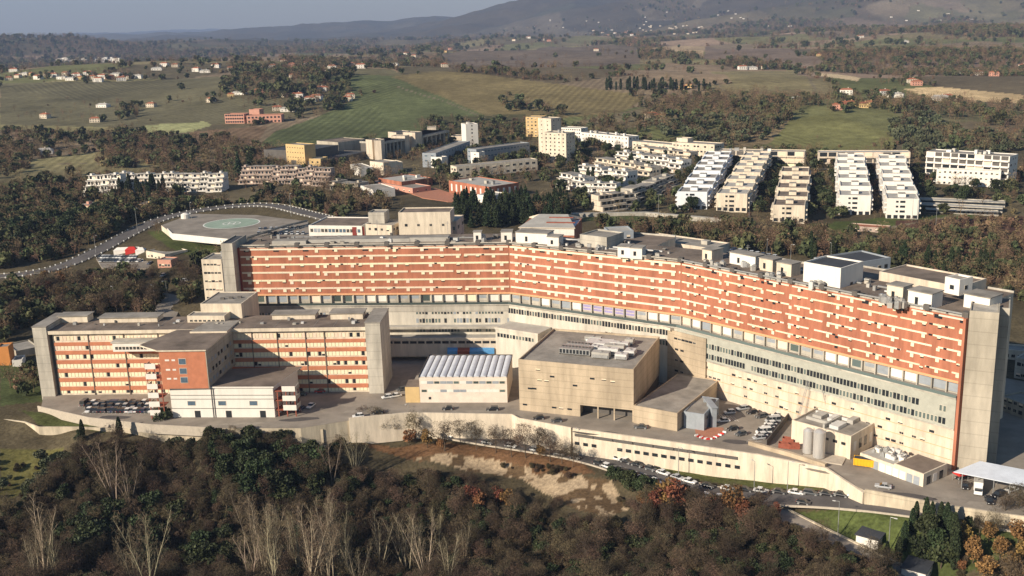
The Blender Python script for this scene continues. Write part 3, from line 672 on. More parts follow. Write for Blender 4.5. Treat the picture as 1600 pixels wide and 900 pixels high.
# rear wings, roofs level with the main roof
for (i, xa, xb, d, z) in ((2, 48, 100, 16, 44.6), (2, 8, 40, 8, 44.4), (1, 18, 52, 20, 44.8)):
    mb = MB(); mb.box(xa, xb, DEP+.02, DEP+d, 4, z, M['cream2'], M['roof_br'], M=FR[i][0]); mb.box(xa, xb, DEP+d, DEP+d+.4, z-.2, z+.6, M['conc_l'], M=FR[i][0])
    mb.build('rear_wing', hosp)
# roof boxes, plant rooms
for (x0, y0, x1, zt, d, m, zr) in ((425, 380, 478, 0.8, 5, 'roof_lt', ZR), (482, 378, 640, .9, 6, 'roof_lt', ZR), (640, 376, 700, 1.2, 5, 'roof_lt', ZR), (740, 376, 752, 3.4, 3, 'white', ZR), (783, 376, 800, 3.4, 5, 'white', ZR), (806, 377, 855, 3.6, 7, 'white', ZR), (855, 382, 873, 3, 5, 'white', ZR), (965, 398, 984, 3, 5, 'white', ZR), (984, 400, 1003, 3, 5, 'white', ZR),
    (1097, 404, 1112, 3.4, 6, 'cream2', ZR), (1140, 409, 1180, 3.4, 5, 'white', ZR), (1186, 419, 1207, 3.6, 5, 'cream2', ZR), (1213, 426, 1236, 3.6, 5, 'cream2', ZR), (1257, 435, 1312, 2.2, 3, 'white', ZR), (1385, 466, 1410, 4.2, 5, 'cream2', ZR), (1418, 474, 1455, 4.0, 6, 'white', ZR), (1505, 482, 1545, 4.4, 7, 'white', ZR-1)):
    A, B = P(x0, y0, zr), P(x1, y0+(x1-x0)*(.2 if x0 > 1060 else (.06 if x0 > 795 else -.012)), zr); rz, L = frame_of(A, B)
    mb = MB(); mb.box(0, L, 0, d, -1, zt, M[m], M['roof_gr']); 
    if zt > 2: mb.box(-.25, L+.25, -.25, d+.25, zt, zt+.25, M['roof_gr'])
    if zt > 2: mb.box(L*.3, L*.3+1, -.04, .1, .2, zt*.6, M['glass'])
    mb.build('roof_plant_room', hosp, A, rz)
for (px, py, n) in ((1165, 417, 5), (1205, 432, 6), (1275, 443, 5), (1390, 468, 6), (1402, 474, 5), (1125, 414, 4), (930, 388, 3), (760, 374, 2), (600, 374, 2)):
    for k_ in range(n):
        p = P(px+random.uniform(-14, 14), py+random.uniform(-3, 4), ZR); mb = MB(); w = random.uniform(.9, 2.2); hh = random.uniform(.6, 1.6)
        mb.box(-w/2, w/2, -.7, .7, -.9, hh, M[random.choice(('metal_w', 'metal', 'roof_lt'))]); mb.cyl(0, 0, hh, hh+.3, .5, M['metal'], 8); mb.build('roof_vent', hosp, p, random.uniform(0, 3))
random.seed(17)
for i in range(3):
    Mx, L = FR[i]
    for k_ in range(26):
        x = random.uniform(3, L-3); y = random.uniform(3.5, DEP-4); mb = MB(); w = random.uniform(.5, 1.8); hh = random.uniform(.5, 1.5)
        mb.box(x-w/2, x+w/2, y-.5, y+.5, ZR-.6, ZR-.4+hh, M[random.choice(('metal_w', 'metal', 'roof_lt', 'conc_l', 'conc_d'))], M=Mx); mb.box(x-w/2-.1, x+w/2+.1, y-.6, y+.6, ZR-.4+hh, ZR-.32+hh, M['roof_gr'], M=Mx); mb.build('roof_vent', hosp)
    for k_ in range(7):
        x = random.uniform(3, L-20); y = random.uniform(4, DEP-4); l = random.uniform(6, 17); mb = MB(); mb.box(x, x+l, y, y+.5, ZR-.35, ZR+.1, M[random.choice(('metal_w', 'metal'))], M=Mx); mb.build('roof_duct', hosp)
    for k_ in range(int(L/7)):
        mb = MB(); x = 2+k_*7; mb.box(x, x+.14, 1.5, DEP-1, ZR-.52, ZR-.47, M['roof_gr'], M=Mx); mb.build('roof_seam', hosp)
for (px, py) in ((461, 372), (590, 366), (700, 368), (1168, 408)):
    p = P(px, py, ZR); mb = MB(); mb.cyl(0, 0, -.5, 6, .07, M['metal'], 6); mb.box(-.8, .8, -.03, .03, 4.8, 4.9, M['metal']); mb.box(-.5, .5, -.03, .03, 5.4, 5.5, M['metal']); mb.build('antenna', hosp, p)

# ------------------------------------------------------------------ front left pavilion
pA = P(95, 617, 0); pB = P(577, 612, 0); rz, PL = frame_of(pA, pB)
pav = empty('pavilion_building', pA, rz); tag(pav, 'six-storey pavilion with red and cream bands between grey end towers, before the long block', 'hospital')
PW = Wins(pav); PH = 25.0; PD = 15.0
a = MB(); a.box(0, PL, 0, PD, -3, PH-1.3, M['cream2']); a.build('wall', pav)
a = MB(); a.box(-1, PL+.5, -1.3, PD+1, PH-1.3, PH, M['cream2'], M['roof_br']); a.build('roof', pav)
fz = [(23.4-1.2)-3.55*i for i in range(6)]
for i, z in enumerate([20.0, 16.8, 13.2, 9.8, 6.3, 2.9]):
    a = MB(); a.box(.2, PL-.2, -.25, .05, z-1.15 if i else z-1.0, z+.28, M['brick2']); a.build('brick_band', pav)
for i, z in enumerate([21.0, 17.5, 14.0, 10.5, 7.0, 3.4, .6]):
    x = .6
    while x < PL-1:
        if not (PL*.42 < x < PL*.56 and z < 22):
            r = random.random(); PW.add(I4, x, z, 1.05, 1.55, 'shut' if r < .88 else ('plain' if r < .96 else 'half'))
        x += 1.32
PW.done()
for x in [PL*k_ for k_ in (.115, .23, .34, .64, .72, .81, .87)]:
    a = MB(); a.box(x-.12, x+.12, -.4, 0, 0, PH-1.4, M['roof_br']); a.build('downpipe', pav)
for (x0, w, y0) in ((-6.4, 5.2, -1.6), (PL+.4, 5.4, -2.0)):
    a = MB(); a.box(x0, x0+w, y0, PD+2, -4, PH+1.6, M['conc_l']); a.box(x0-.2, x0+w+.2, y0-.2, PD+2.2, PH+1.6, PH+1.9, M['roof_gr']); a.build('end_tower', pav)
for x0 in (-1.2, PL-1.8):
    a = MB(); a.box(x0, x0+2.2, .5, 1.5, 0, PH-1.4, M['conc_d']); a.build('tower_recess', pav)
for (x0, x1, y0, y1, zt) in ((-2, 9, 10, 15, 2.4), (14, 36, 9, 15, 1.8), (79, 95, 10, 15.5, 1.8), (101, 113, 9, 15, 2.2)):
    a = MB(); a.box(x0, x1, y0, y1, PH, PH+zt, M['cream2']); a.box(x0-.5, x1+.5, y0-.5, y1+.5, PH+zt, PH+zt+.3, M['roof_gr']); a.build('roof_storey', pav)
for k_ in range(22):
    x = random.uniform(2, PL-2); y = random.uniform(2, 9); w = random.uniform(.4, 1.3); a = MB(); a.box(x, x+w, y, y+w, PH, PH+random.uniform(.4, 1.1), M[random.choice(('metal', 'metal_w', 'conc_l', 'conc_d'))]); a.build('roof_vent', pav)
for k_ in range(16): a = MB(); x = 3+k_*7.2; a.box(x, x+.14, .2, PD, PH, PH+.05, M['roof_gr']); a.build('roof_seam', pav)
# central wing coming forward
LA = (P(262, 600, 11.5)-pA); LA.rotate(Matrix.Rotation(-rz, 3, 'Z')); 
c0 = 49.5; c1 = 65.5; yf = -25.5
def wingquad(mb, z0, z1, m, top=None): mb.prism([(c0, yf), (c1, yf), (c1+1.2, 0), (c0+1.2, 0)], z0, z1, m, top)
a = MB(); wingquad(a, 11, 24.4, M['brick2']); a.build('front_wing_wall', pav)
a = MB(); a.prism([(c1+.02, yf), (c1+.3, yf), (c1+1.5, -.1), (c1+1.22, -.1)], 11, 24.38, M['conc']); a.build('wing_side_wall', pav)
a = MB(); a.prism([(c0-9, yf+6), (c0-.4, yf-.5), (c1+.5, yf-.5), (c1+1.8, 8), (c0+1, 8)], 24.4, 24.9, M['cream2'], M['roof_br']); a.build('front_wing_roof', pav)
a = MB(); a.prism([(c0+4, -6), (c1+1.5, -6), (c1+1.8, 7.9), (c0+6, 7.9)], 24.9, 25.5, M['cream2'], M['roof_gr']); a.build('front_wing_roof', pav)
WW = Wins(pav); Mf = Matrix.Translation((c0, yf, 0))
for z in (13, 16.2, 19.6):
    WW.add(Mf, 7.8, z, 2.6, 2.2, 'blue'); WW.add(Mf, 2.6, z+1.3, 1.5, .6, 'pale'); WW.add(Mf, 4.8, z+1.3, 1.2, .6, 'pale')
Mr = Matrix.Translation((c1+.32, yf, 0)) @ Matrix.Rotation(math.pi/2-.05, 4, 'Z')
for z in (12.6, 16, 19.4):
    for q in range(8): WW.add(Mr, 2+q*2.9, z, 1.4, 1.3, random.choice(('plain', 'grey')))
a = MB(); a.box(24.5, c0-.5, -5.5, -.3, 18.2, 21.4, M['white'], M['roof_lt']); a.build('bridge_storey', pav)
for q in range(18): WW.add(Matrix.Translation((25, -5.52, 0)), .9+q*1.32, 18.9, 1.05, 1.2, 'dark')
a = MB(); a.box(24, c0+.2, -5.8, -.2, 21.4, 21.8, M['conc_l']); a.build('bridge_roof', pav)
WW.done()
for k_, z in enumerate((1.5, 4.6, 7.8, 11, 14.6, 18.2)):
    a = MB(); a.box(c0-5.2, c0-.1, yf-.2, yf+4, z, z+.2, M['redplate']); a.box(c0-5.3, c0-1.6, yf-.35, yf-.2, z, z+1.9, M['white']); a.box(c0-5.35, c0-5.2, yf-.3, yf+4, z, z+1.5, M['conc_l']); a.build('escape_balcony', pav)
a = MB(); [a.box(x-.15, x+.15, yf, yf+.3, 0, 20, M['redplate']) for x in (c0-5, c0-2.2, c0-.4)]; a.build('escape_stair_post', pav)
# low white clinic in front
cA = P(270, 652, 0); cB = P(430, 652, 0); rzc, CL = frame_of(cA, cB)
cl = empty('clinic_building', cA, rzc); tag(cl, 'low white two-storey clinic with pink brown roof and stacked balconies at its right end', 'clinic')
a = MB(); a.prism([(0, 0), (CL, 0), (CL+3, 20), (0, 17)], -3, 10.8, M['white']); a.build('wall', cl)
a = MB(); a.prism([(-.4, -.5), (CL+.5, -.5), (CL+4.5, 21), (-.4, 17.4)], 10.8, 11.3, M['white'], M['roof_br']); a.build('roof', cl)
CW = Wins(cl)
for x in (7.2, 18, 29): CW.add(I4, x, 4.3, 2.9, 1.7, 'blue')
for x in (9, 20, 32): CW.add(I4, x, 0, 2.0, 2.4, 'plain', 'door')
for z in (8.0, 3.2, 6.6):
    a = MB(); a.box(.1, CL-.1, -.12, .02, z, z+.14, M['conc_d']); a.build('groove', cl)
CW.done()
for x in (14.5, 15.2): a = MB(); a.box(x, x+.2, -.2, 0, 0, 10.7, M['conc_d']); a.build('downpipe', cl)
for z in (2.6, 6.0, 9.4):
    a = MB(); a.box(CL+.1, CL+7.5, .5, 5.5, z-.3, z, M['redplate']); a.box(CL+3, CL+7.6, .35, .5, z-.2, z+1.7, M['white']); a.box(CL+7.5, CL+7.7, .5, 5.5, z-.2, z+1.4, M['conc_l']); a.build('balcony', cl)
a = MB(); [a.box(CL+x, CL+x+.35, y, y+.35, -1, 9.3, M['redplate']) for x in (1, 4, 7) for y in (.7, 5)]; a.build('balcony_post', cl)
# stepped block behind the pavilion
q1, q2 = P(313, 477, 30), P(377, 477, 30); rz, L = frame_of(q1, q2)
lb = empty('stair_block_building', (q1.x, q1.y, 0), rz); tag(lb, 'stepped cream block with grey roofs wedged between the pavilion and the long block', 'building')
shell(lb, L, 18, 0, 30.6, M['cream2'], M['roof_gr'], par=.3); shell(lb, L*.9, 6, 0, 27.6, M['cream2'], M['roof_gr'], x0=-3, y0=-5.9, par=.3)
w_ = Wins(lb); [w_.add(Matrix.Translation((-3, -5.92, 0)), 1.5+i*1.7, 25.3, 1.2, .8, 'dark') for i in range(8)]; w_.done()
for (x, y) in ((5, 7), (8, 8), (11, 9)): a = MB(); a.box(x, x+1.6, y, y+.8, 30.3, 31, M['conc_d']); a.build('roof_light', lb)
# far-left annex of the long block
slab('annex_building', 'pale pink annex with three window rows left of the grey tower of the long block', 'building', P(321, 470, 12), P(352, 470, 12), 14, 19, 'cream2', 'roof_gr', 5, 5, boxes=2, zb=12, base=12, wh=.9)

# ------------------------------------------------------------------ workshop with ribbed white roof
wA, wB = P(634, 629, 0), P(793, 629, 0); rz, L = frame_of(wA, wB)
ws = empty('workshop_building', wA, rz); tag(ws, 'pale pink workshop with white ribbed barrel roof panels and two window strips', 'workshop')
xo = 5.2; a = MB(); a.box(xo, L, 0, 24, -8, 9.4, M['peach']); a.build('wall', ws)
for i in range(13):
    x = xo+(L-xo)*i/13; w = (L-xo)/13; a = MB(); b0 = len(a.v); n = 6; ptsx = [(x+.12+(w-.24)*j/n, 9.5+.28*math.sin(math.pi*j/n)) for j in range(n+1)]
    for yy in (.3, 23.7): a.v += [(px, yy, pz) for px, pz in ptsx]
    k_ = a.mi(M['roof_wh'])
    for j in range(n): a.f.append((b0+j, b0+j+1, b0+n+1+j+1, b0+n+1+j)); a.m.append(k_)
    a.f.append(tuple(range(b0, b0+n+1))[::-1]); a.m.append(k_); a.f.append(tuple(range(b0+n+1, b0+2*n+2))); a.m.append(k_)
    a.build('roof_vault', ws)
a = MB(); [a.box(xo+(L-xo)*i/13-.12, xo+(L-xo)*i/13+.12, 0, 24, 9.3, 9.6, M['conc_d']) for i in range(14)]; a.build('roof_gutter', ws)
a = MB(); a.box(xo-.2, xo, -.2, 24.2, 9.2, 9.9, M['conc_d']); a.box(L, L+.2, -.2, 24.2, 9.2, 9.9, M['conc_d']); a.box(xo, L, 24, 24.2, 9.2, 9.9, M['conc_d']); a.build('roof_edge', ws)
w_ = Wins(ws)
for i in range(13):
    for z in (7.0, 3.9): w_.add(Matrix.Translation((xo, 0, 0)), 1.6+i*2.3, z, 2.2, .95, random.choice(('green', 'grey', 'pale', 'green')))
w_.add(Matrix.Translation((xo, 0, 0)), 3.5, 1.2, .9, .9, 'plain'); w_.done()
a = MB(); a.box(0, xo-.1, 0, 8, -8, 5.8, M['orange'] if False else M['yellowr'], M['roof_br']); a.build('side_shed', ws)
a = MB(); a.box(xo-4.4, xo-.3, 8, 22, -2, 3.5, M['conc'], M['roof_gr']); a.build('side_shed', ws)
for (px, m, w, kk, lab) in ((700, 'bluet', 6, 'tarpaulin_shelter', 'blue tarpaulin shelter behind the ribbed roof, left end'), (716, 'redplate', 5, 'site_shelter', 'red roofed site shelter between two blue ones behind the ribbed roof'), (735, 'bluet', 9, 'tarpaulin_shelter', 'long blue shelter behind the ribbed roof, right of the red one')):
    p = P(px, 549, 5); a = MB(); a.box(0, w, 0, 4, -5, -1.2, M['metal']); a.prism([(-.3, -.3), (w+.3, -.3), (w+.3, 4.3), (-.3, 4.3)], -1.2, lambda i: (0, 0, .9, .9)[i], M[m]); tag(a.build(kk, None, p), lab, 'shelter')

# ------------------------------------------------------------------ tan concrete block with plant on its roof
tA_, tB_ = P(812, 641, 0), P(990, 660, 0); rz, L = frame_of(tA_, tB_)
tb = empty('laboratory_building', tA_, rz); tag(tb, 'big plain tan concrete block with roof plant, standing before the bend of the long block', 'building')
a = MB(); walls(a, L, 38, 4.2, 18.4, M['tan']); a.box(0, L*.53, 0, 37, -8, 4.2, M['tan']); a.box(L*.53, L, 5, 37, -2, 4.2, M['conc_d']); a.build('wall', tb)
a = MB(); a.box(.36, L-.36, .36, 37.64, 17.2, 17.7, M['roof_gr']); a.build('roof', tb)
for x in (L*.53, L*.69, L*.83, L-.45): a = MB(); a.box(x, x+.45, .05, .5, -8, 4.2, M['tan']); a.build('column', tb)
w_ = Wins(tb)
for (x, z) in ((7, 15), (7.5, 11.3), (10, 11.3), (20, 10.6), (4, 8.0), (5.5, 8.1), (12, 13.0), (30, 13.6), (33, 13.2), (26, 13.6), (12.5, 2), (15, 2), (18, 2), (2, 2)): w_.add(I4, x, z, 1.6, .6, random.choice(('plain', 'half')))
w_.done()
# roof plant
for (x, y, l, d, h, n) in ((11, 11, 11, 5, 1.9, 'chiller'), (11.5, 17.5, 9, 3, 1.6, 'chiller')):
    a = MB(); a.box(x, x+l, y, y+d, 18.1, 18.1+h, M['metal'])
    for i in range(int(l/1.2)): a.box(x+.15+i*1.2, x+1.0+i*1.2, y-.04, y+.01, 18.3, 18+h-.2, M['glass']); a.cyl(x+.6+i*1.2, y+d/2, 18.1+h, 18.35+h, .5, M['conc_d'], 8)
    [a.box(x+q, x+q+.2, y, y+d, 17.7, 18.1, M['conc_d']) for q in (0, l/2, l-.2)]; a.build(n, tb)
for (x, y, l, d, h) in ((23, 9.5, 6, 3, 2.0), (24, 14, 7, 2.4, 2.2), (25, 18, 7, 2.4, 2.2), (26, 22, 6.5, 2.4, 2.0), (31, 10, 4, 3, 1.8), (33, 15, 3.4, 4, 1.6), (17, 22, 9, 6, 1.2), (20, 17, 3, 2.5, 1.7), (15, 28, 6, 2, 1.4), (30, 27, 3, 3, 1.8)):
    a = MB(); a.box(x, x+l, y, y+d, 18.0, 18+h, M[random.choice(('metal_w', 'roof_lt', 'metal_w'))]); a.box(x+.3, x+l-.3, y-.3, y, 18.2, 18.2+h*.5, M['metal']); a.cyl(x+l/2, y+d/2, 18+h, 18.3+h, .5, M['metal'], 8); a.build('air_handler', tb)
for (x0, x1, y) in ((12, 33, 16.6), (16, 30, 26.5), (20, 36, 20.8)): a = MB(); a.cyl(y, 18.6, x0, x1, .35, M['metal_w'], 8, axis='x'); a.build('roof_duct', tb)
# annex between block and long building
aA, aB = P(1043, 517, 20), P(1103, 532, 20); rz, L = frame_of(aA, aB)
an = empty('link_building', (aA.x, aA.y, 0), rz); tag(an, 'narrow tan link block with small windows joining the plain block to the long one', 'building')
shell(an, L, 12, -1, 20.6, M['tan'], M['roof_gr']); w_ = Wins(an)
for z in (17.6, 13.6, 9.6, 5.6): w_.row(I4, 3, 13 if z > 17 else 8, 6 if z > 17 else 2, z, 1.5, .7, ('plain', 'dark'))
w_.done(); a = MB(); a.prism([(-3, -1), (2, -1), (4, 9), (-3, 9)], 20.6, 21.6, M['cream2'], M['roof_lt']); a.build('roof_storey', an)
# low extension and small grey annex
eA, eB = P(990, 661, 0), P(1058, 674, 0); rz, L = frame_of(eA, eB)
ex = empty('warehouse_building', eA, rz); tag(ex, 'low tan flat-roofed store right of the plain concrete block', 'warehouse'); shell(ex, L, 36, -1, 6.2, M['tan'], M['roof_gr'], par=.25)
w_ = Wins(ex); w_.add(face(L, 36, 'r'), 8, 0, 2.4, 2.6, 'plain', 'door'); w_.done()
gA, gB = P(1068, 668, 0), P(1100, 673, 0); rz, L = frame_of(gA, gB)
gx = empty('garage_building', gA, rz); tag(gx, 'small blue grey garage with flat roof next to the low tan store', 'garage'); shell(gx, L, 16, -1, 5.6, M['panelgr'], M['roof_gr'], par=.25)
w_ = Wins(gx); w_.add(I4, L*.35, 0, 3, 3.2, 'grey', 'door'); w_.row(face(L, 16, 'r'), 1, 15, 4, 3, 1.6, 1.2); w_.done()
p = P(1112, 668, 0); a = MB(); a.box(0, 1.6, 0, 6, 0, 6.6, M['panelgr']); a.box(-.3, 1.9, -.3, 10, 6.6, 6.9, M['panelgr']); a.box(0, 1.6, 8.8, 9.8, 0, 6.6, M['panelgr']); tag(a.build('entrance_portal', None, p, .1), 'tall blue grey entrance portal beside the small garage', 'portal')

# ------------------------------------------------------------------ service yard: plant building, tanks, sheds
sA, sB = P(1236, 691, 0), P(1328, 718, 0); rz, L = frame_of(sA, sB)
sv = empty('plant_building', sA, rz); tag(sv, 'cream boiler house with ducts on its grey roof, next to the tall white tanks', 'building')
shell(sv, L, 15, -1, 7.4, M['cream2'], M['roof_gr'], par=.6); w_ = Wins(sv); w_.row(I4, 8, L-1, 4, 4, 1.4, .9, ('plain', 'dark')); w_.row(face(L, 15, 'r'), 1, 14, 4, 2, 1.6, 3, ('pale', 'plain')); w_.done()
for (x0, x1, y0, y1, h) in ((2, 12, 5, 5.8, .9), (3, 6, 7, 11, 1.2), (7.5, 9, 8, 13, .9), (11, 14, 3, 8, 1.1), (13, 15, 10, 14, 1.3), (1.5, 15, 11.5, 12.1, .8), (9.7, 10.3, 1.5, 12, 1.3)):
    a = MB(); a.box(x0, x1, y0, y1, 6.8, 6.8+h, M[random.choice(('metal_w', 'metal', 'roof_lt'))]); a.build('roof_duct', sv)
for (px, py, h, r, lab) in ((1262, 709, 7.6, 1.55, 'tall pale storage tank, left one of the pair'), (1279, 716, 8.6, 1.75, 'tall pale storage tank, right one of the pair')):
    p = P(px, py, 0); t = empty('storage_tank', p); tag(t, lab, 'tank', 'storage tanks')
    a = MB(); a.cyl(0, 0, .5, h, r, M['steel'], 24); a.build('body', t); a = MB(); a.cyl(0, 0, h, h+.7, r, M['steel'], 24, r*.45); a.build('dome', t)
    for k_ in range(4): a = MB(); an_ = k_*math.pi/2+.6; a.cyl(r*.8*math.cos(an_), r*.8*math.sin(an_), -.2, .5, .16, M['conc_d'], 6); a.build('leg', t)
    a = MB(); a.box(r, r+.1, -.3, -.2, 0, h+.8, M['metal']); a.box(r, r+.1, .2, .3, 0, h+.8, M['metal']); [a.box(r, r+.1, -.2, .2, z*.5, z*.5+.06, M['metal']) for z in range(1, int(h*2))]; a.build('ladder', t)
p = P(1262, 716, 0); mb = MB(); mb.box(-3, 9, -3, 3, 0, .5, M['kerb']); o = mb.build('tank_plinth', None, p+Vector((2, 1, -.2)), -.5); tag(o, 'low pale plinth under the two tall tanks', 'plinth')
c = P(1333, 728, 0); cn = empty('skip_container', c, -.42); tag(cn, 'bright yellow waste container in the service lane', 'container')
a = MB(); b0 = 0; a.prism([(0, 0), (7.6, 0), (7.6, 2.3), (0, 2.3)], .3, 2.4, M['contain']); a.box(-.1, 7.7, -.08, .0, 2.3, 2.5, M['contain']); a.box(-.1, 7.7, 2.3, 2.38, 2.3, 2.5, M['contain']); a.build('body', cn)
for i in range(9): a = MB(); a.box(.2+i*.85, .35+i*.85, -.1, -.002, .3, 2.3, M['contain']); a.build('rib', cn)
for x in (.3, 7.0): a = MB(); a.cyl(1.15, .25, x, x+.3, .22, M['rubber'], 10, axis='x'); a.build('roller', cn)
a = MB(); a.box(.15, 7.45, .15, 2.15, 2.405, 2.5, M['roof_dk']); a.build('load', cn)
hA, hB = P(1343, 724, 0), P(1442, 761, 0); rz, L = frame_of(hA, hB)
sh = empty('store_shed', hA, rz); tag(sh, 'long low cream shed with pink brown roof near the red tent', 'shed'); shell(sh, L*.55, 9.5, -1, 3.4, M['cream2'], M['roof_lt'], par=.15); shell(sh, L*.45, 11.5, -1, 3.9, M['cream2'], M['roof_br'], x0=L*.55, par=.1)
w_ = Wins(sh); w_.row(I4, 2, L-1, 8, .0, 1.9, 2.5, ('shut', 'pale', 'grey')); w_.row(face(L, 11.5, 'r'), 1, 10, 3, .2, 1.8, 2.4, ('pale', 'plain')); w_.done()
for i in range(16):
    x = random.uniform(1, L*.5); y = random.uniform(2, 8.5); s_ = random.uniform(.6, 1.3); a = MB(); a.box(x, x+s_*1.5, y, y+s_, 3.2, 3.4+s_, M[random.choice(('metal_w', 'metal', 'white'))]); a.cyl(x+s_*.7, y+s_*.5, 3.4+s_, 3.7+s_, s_*.35, M['metal'], 8); a.build('cooling_unit', sh)
# red machinery and pit left of the tanks
for i, (px, py, lab) in enumerate(((1222, 692, 'rusty red skip at the left edge of the tank yard'), (1232, 702, 'rusty red skip just left of the two tanks'), (1216, 700, 'rusty red skip nearest the parked cars'))):
    a = MB(); a.box(0, 3.4, 0, 1.8, 0, .2, M['redplate']); a.box(0, 3.4, 0, .12, .2, 1.6, M['redplate']); a.box(0, 3.4, 1.68, 1.8, .2, 1.6, M['redplate']); a.box(0, .12, .12, 1.68, .2, 1.6, M['redplate']); a.box(3.28, 3.4, .12, 1.68, .2, 1.3, M['redplate']); a.box(.2, 3.2, .2, 1.6, .2, 1.0, M['conc_d'])
    tag(a.build('waste_skip', None, P(px, py, 0), random.uniform(-.6, .6)), lab, 'skip', 'rusty red skips')
# canopy at the right edge
kA = P(1490, 737, 4.6); kB = P(1590, 757, 4.6); rz, L = frame_of(kA, kB)
cp = empty('canopy', (kA.x, kA.y, 0), rz); tag(cp, 'long white sheet canopy on posts at the foot of the right grey tower', 'canopy'); L += 8
a = MB(); a.prism([(0, 0), (L, 0), (L+4, 9), (5, 9)], lambda i: (4.4, 4.4, 5.2, 5.2)[i], lambda i: (4.6, 4.6, 5.5, 5.5)[i], M['roof_wh']); a.build('sheet', cp)
for i in range(6):
    for y in (.5, 8): a = MB(); a.cyl(2+i*(L-4)/5+y*.5, y, 0, 4.5, .12, M['metal'], 8); a.build('post', cp)
p = P(1500, 752, 0); a = MB()
a.prism([(-1.6, -1.4), (1.6, -1.4), (1.6, 1.4), (-1.6, 1.4)], 2.2, 2.5, M['redp']); b0 = len(a.v); a.v += [(-1.6, -1.4, 2.5), (1.6, -1.4, 2.5), (1.6, 1.4, 2.5), (-1.6, 1.4, 2.5), (0, 0, 3.4)]
for q in ((0, 1), (1, 2), (2, 3), (3, 0)): a.f.append((b0+q[0], b0+q[1], b0+4)); a.m.append(0)
[a.cyl(x, y, 0, 2.2, .06, M['metal'], 6) for x in (-1.5, 1.5) for y in (-1.3, 1.3)]
tag(a.build('red_tent', None, p, .3), 'small red pyramid tent in front of the white canopy', 'tent')

# ------------------------------------------------------------------ retaining walls
def wall_line(name, label, pts, z1s, z0s, m, t=.5, cap=None, cat='wall'):
    root = empty(name, (pts[0].x, pts[0].y, 0)); tag(root, label, cat); o_ = Vector((pts[0].x, pts[0].y, 0)); n = len(pts)
    q = offset([Vector((p.x, p.y, 0)) for p in pts], -t)
    mb = MB(); A_ = [Vector((p.x, p.y, 0))-o_ for p in pts]; B_ = [p-o_ for p in q]
    mb.v = [(a_.x, a_.y, z1s[i]) for i, a_ in enumerate(A_)]+[(b.x, b.y, z1s[i]) for i, b in enumerate(B_)]+[(a_.x, a_.y, z0s[i]) for i, a_ in enumerate(A_)]+[(b.x, b.y, z0s[i]) for i, b in enumerate(B_)]
    k_ = mb.mi(M[m])
    for i in range(n-1): mb.f += [(n+i, n+i+1, i+1, i), (n+i+1, n+i, 3*n+i, 3*n+i+1), (i, i+1, 2*n+i+1, 2*n+i)]; mb.m += [k_]*3
    mb.f += [(0, 2*n, 3*n, n), (n-1, 2*n-1, 4*n-1, 3*n-1)]; mb.m += [k_]*2
    mb.build('wall', root); return root, q
def Pz(l, z=0.0): return [P(px, py, z) for px, py in l]
l = Pz([(-40,655),(0,655),(40,660),(62,668),(122,668),(231,672),(330,673),(430,673),(505,672)], -2.0)
wall_line('retaining_wall', 'long cream retaining wall under the parking terrace at the left', l, [-1.6]*9, [-9]*9, 'wallst', .5)
l = Pz([(60,637),(140,655),(236,666),(330,671)]); wall_line('parapet_wall', 'thin pale parapet curving along the edge of the left parking area', l, [.8]*4, [-2.5]*4, 'kerb', .35)
l = Pz([(545,657),(640,648),(800,651),(812,657),(893,672)]); wall_line('yard_wall', 'low pale yard wall in front of the workshop and the plain block', l, [1.0]*5, [-9]*5, 'cream2', .5)
# wall with the row of openings
l = Pz([(896,672),(1040,692),(1182,713)]); gr, q = wall_line('garage_wall', 'cream retaining wall with a row of dark openings below the service yard', l, [.9]*3, [-9]*3, 'cream2', .7)
w_ = Wins(gr)
a0, b0_ = q[0], q[-1]; 
Mq = Matrix.Translation((q[0].x-gr.location.x, q[0].y-gr.location.y, 0)) @ Matrix.Rotation(math.atan2(b0_.y-a0.y, b0_.x-a0.x), 4, 'Z') @ Matrix.Translation((0, -.12, 0))
Lq = (b0_-a0).length
for x in [1.5+i*2.9 for i in range(19)]:
    if x < Lq-5 and not 9 < x < 14: w_.add(Mq, x, -4.6, 1.5, 1.05, 'plain')
w_.done()
for i in range(8):
    x = .6+i*(Lq-6)/8; a = MB(); a.box(x+.2, x+(Lq-6)/8-.2, -.25, -.02, -1.6, -.7, M['conc_d'], M=Mq); a.build('slot', gr)
l = Pz([(1182,712),(1232,722),(1290,742)], .2); wall_line('plain_wall', 'tall plain cream wall below the tank yard, seen above the lower road', Pz([(1182,713),(1292,735),(1352,768)]), [1.0, 1.0, -.2], [-9.5]*3, 'cream2', .8)
wall_line('ramp_wall', 'cream wall along the ramp down to the right edge', Pz([(1352,768),(1470,791),(1565,806),(1655,818)]), [.9]*4, [-9.5]*4, 'wallst', .6)
pit = P(1180, 692, 0); a = MB(); l = Pz([(1172,694),(1203,703),(1236,712),(1292,730)]); wall_line('pit_wall', 'thick low parapet around the tank yard', l, [1.3]*4, [-.2]*4, 'tan', 1.1)
l = Pz([(1236,650),(1222,668),(1198,698)]); wall_line('dark_fence', 'dark screen fence between the parked cars and the red skips', l, [2.2]*3, [-.2]*3, 'conc_d', .2, cat='fence')

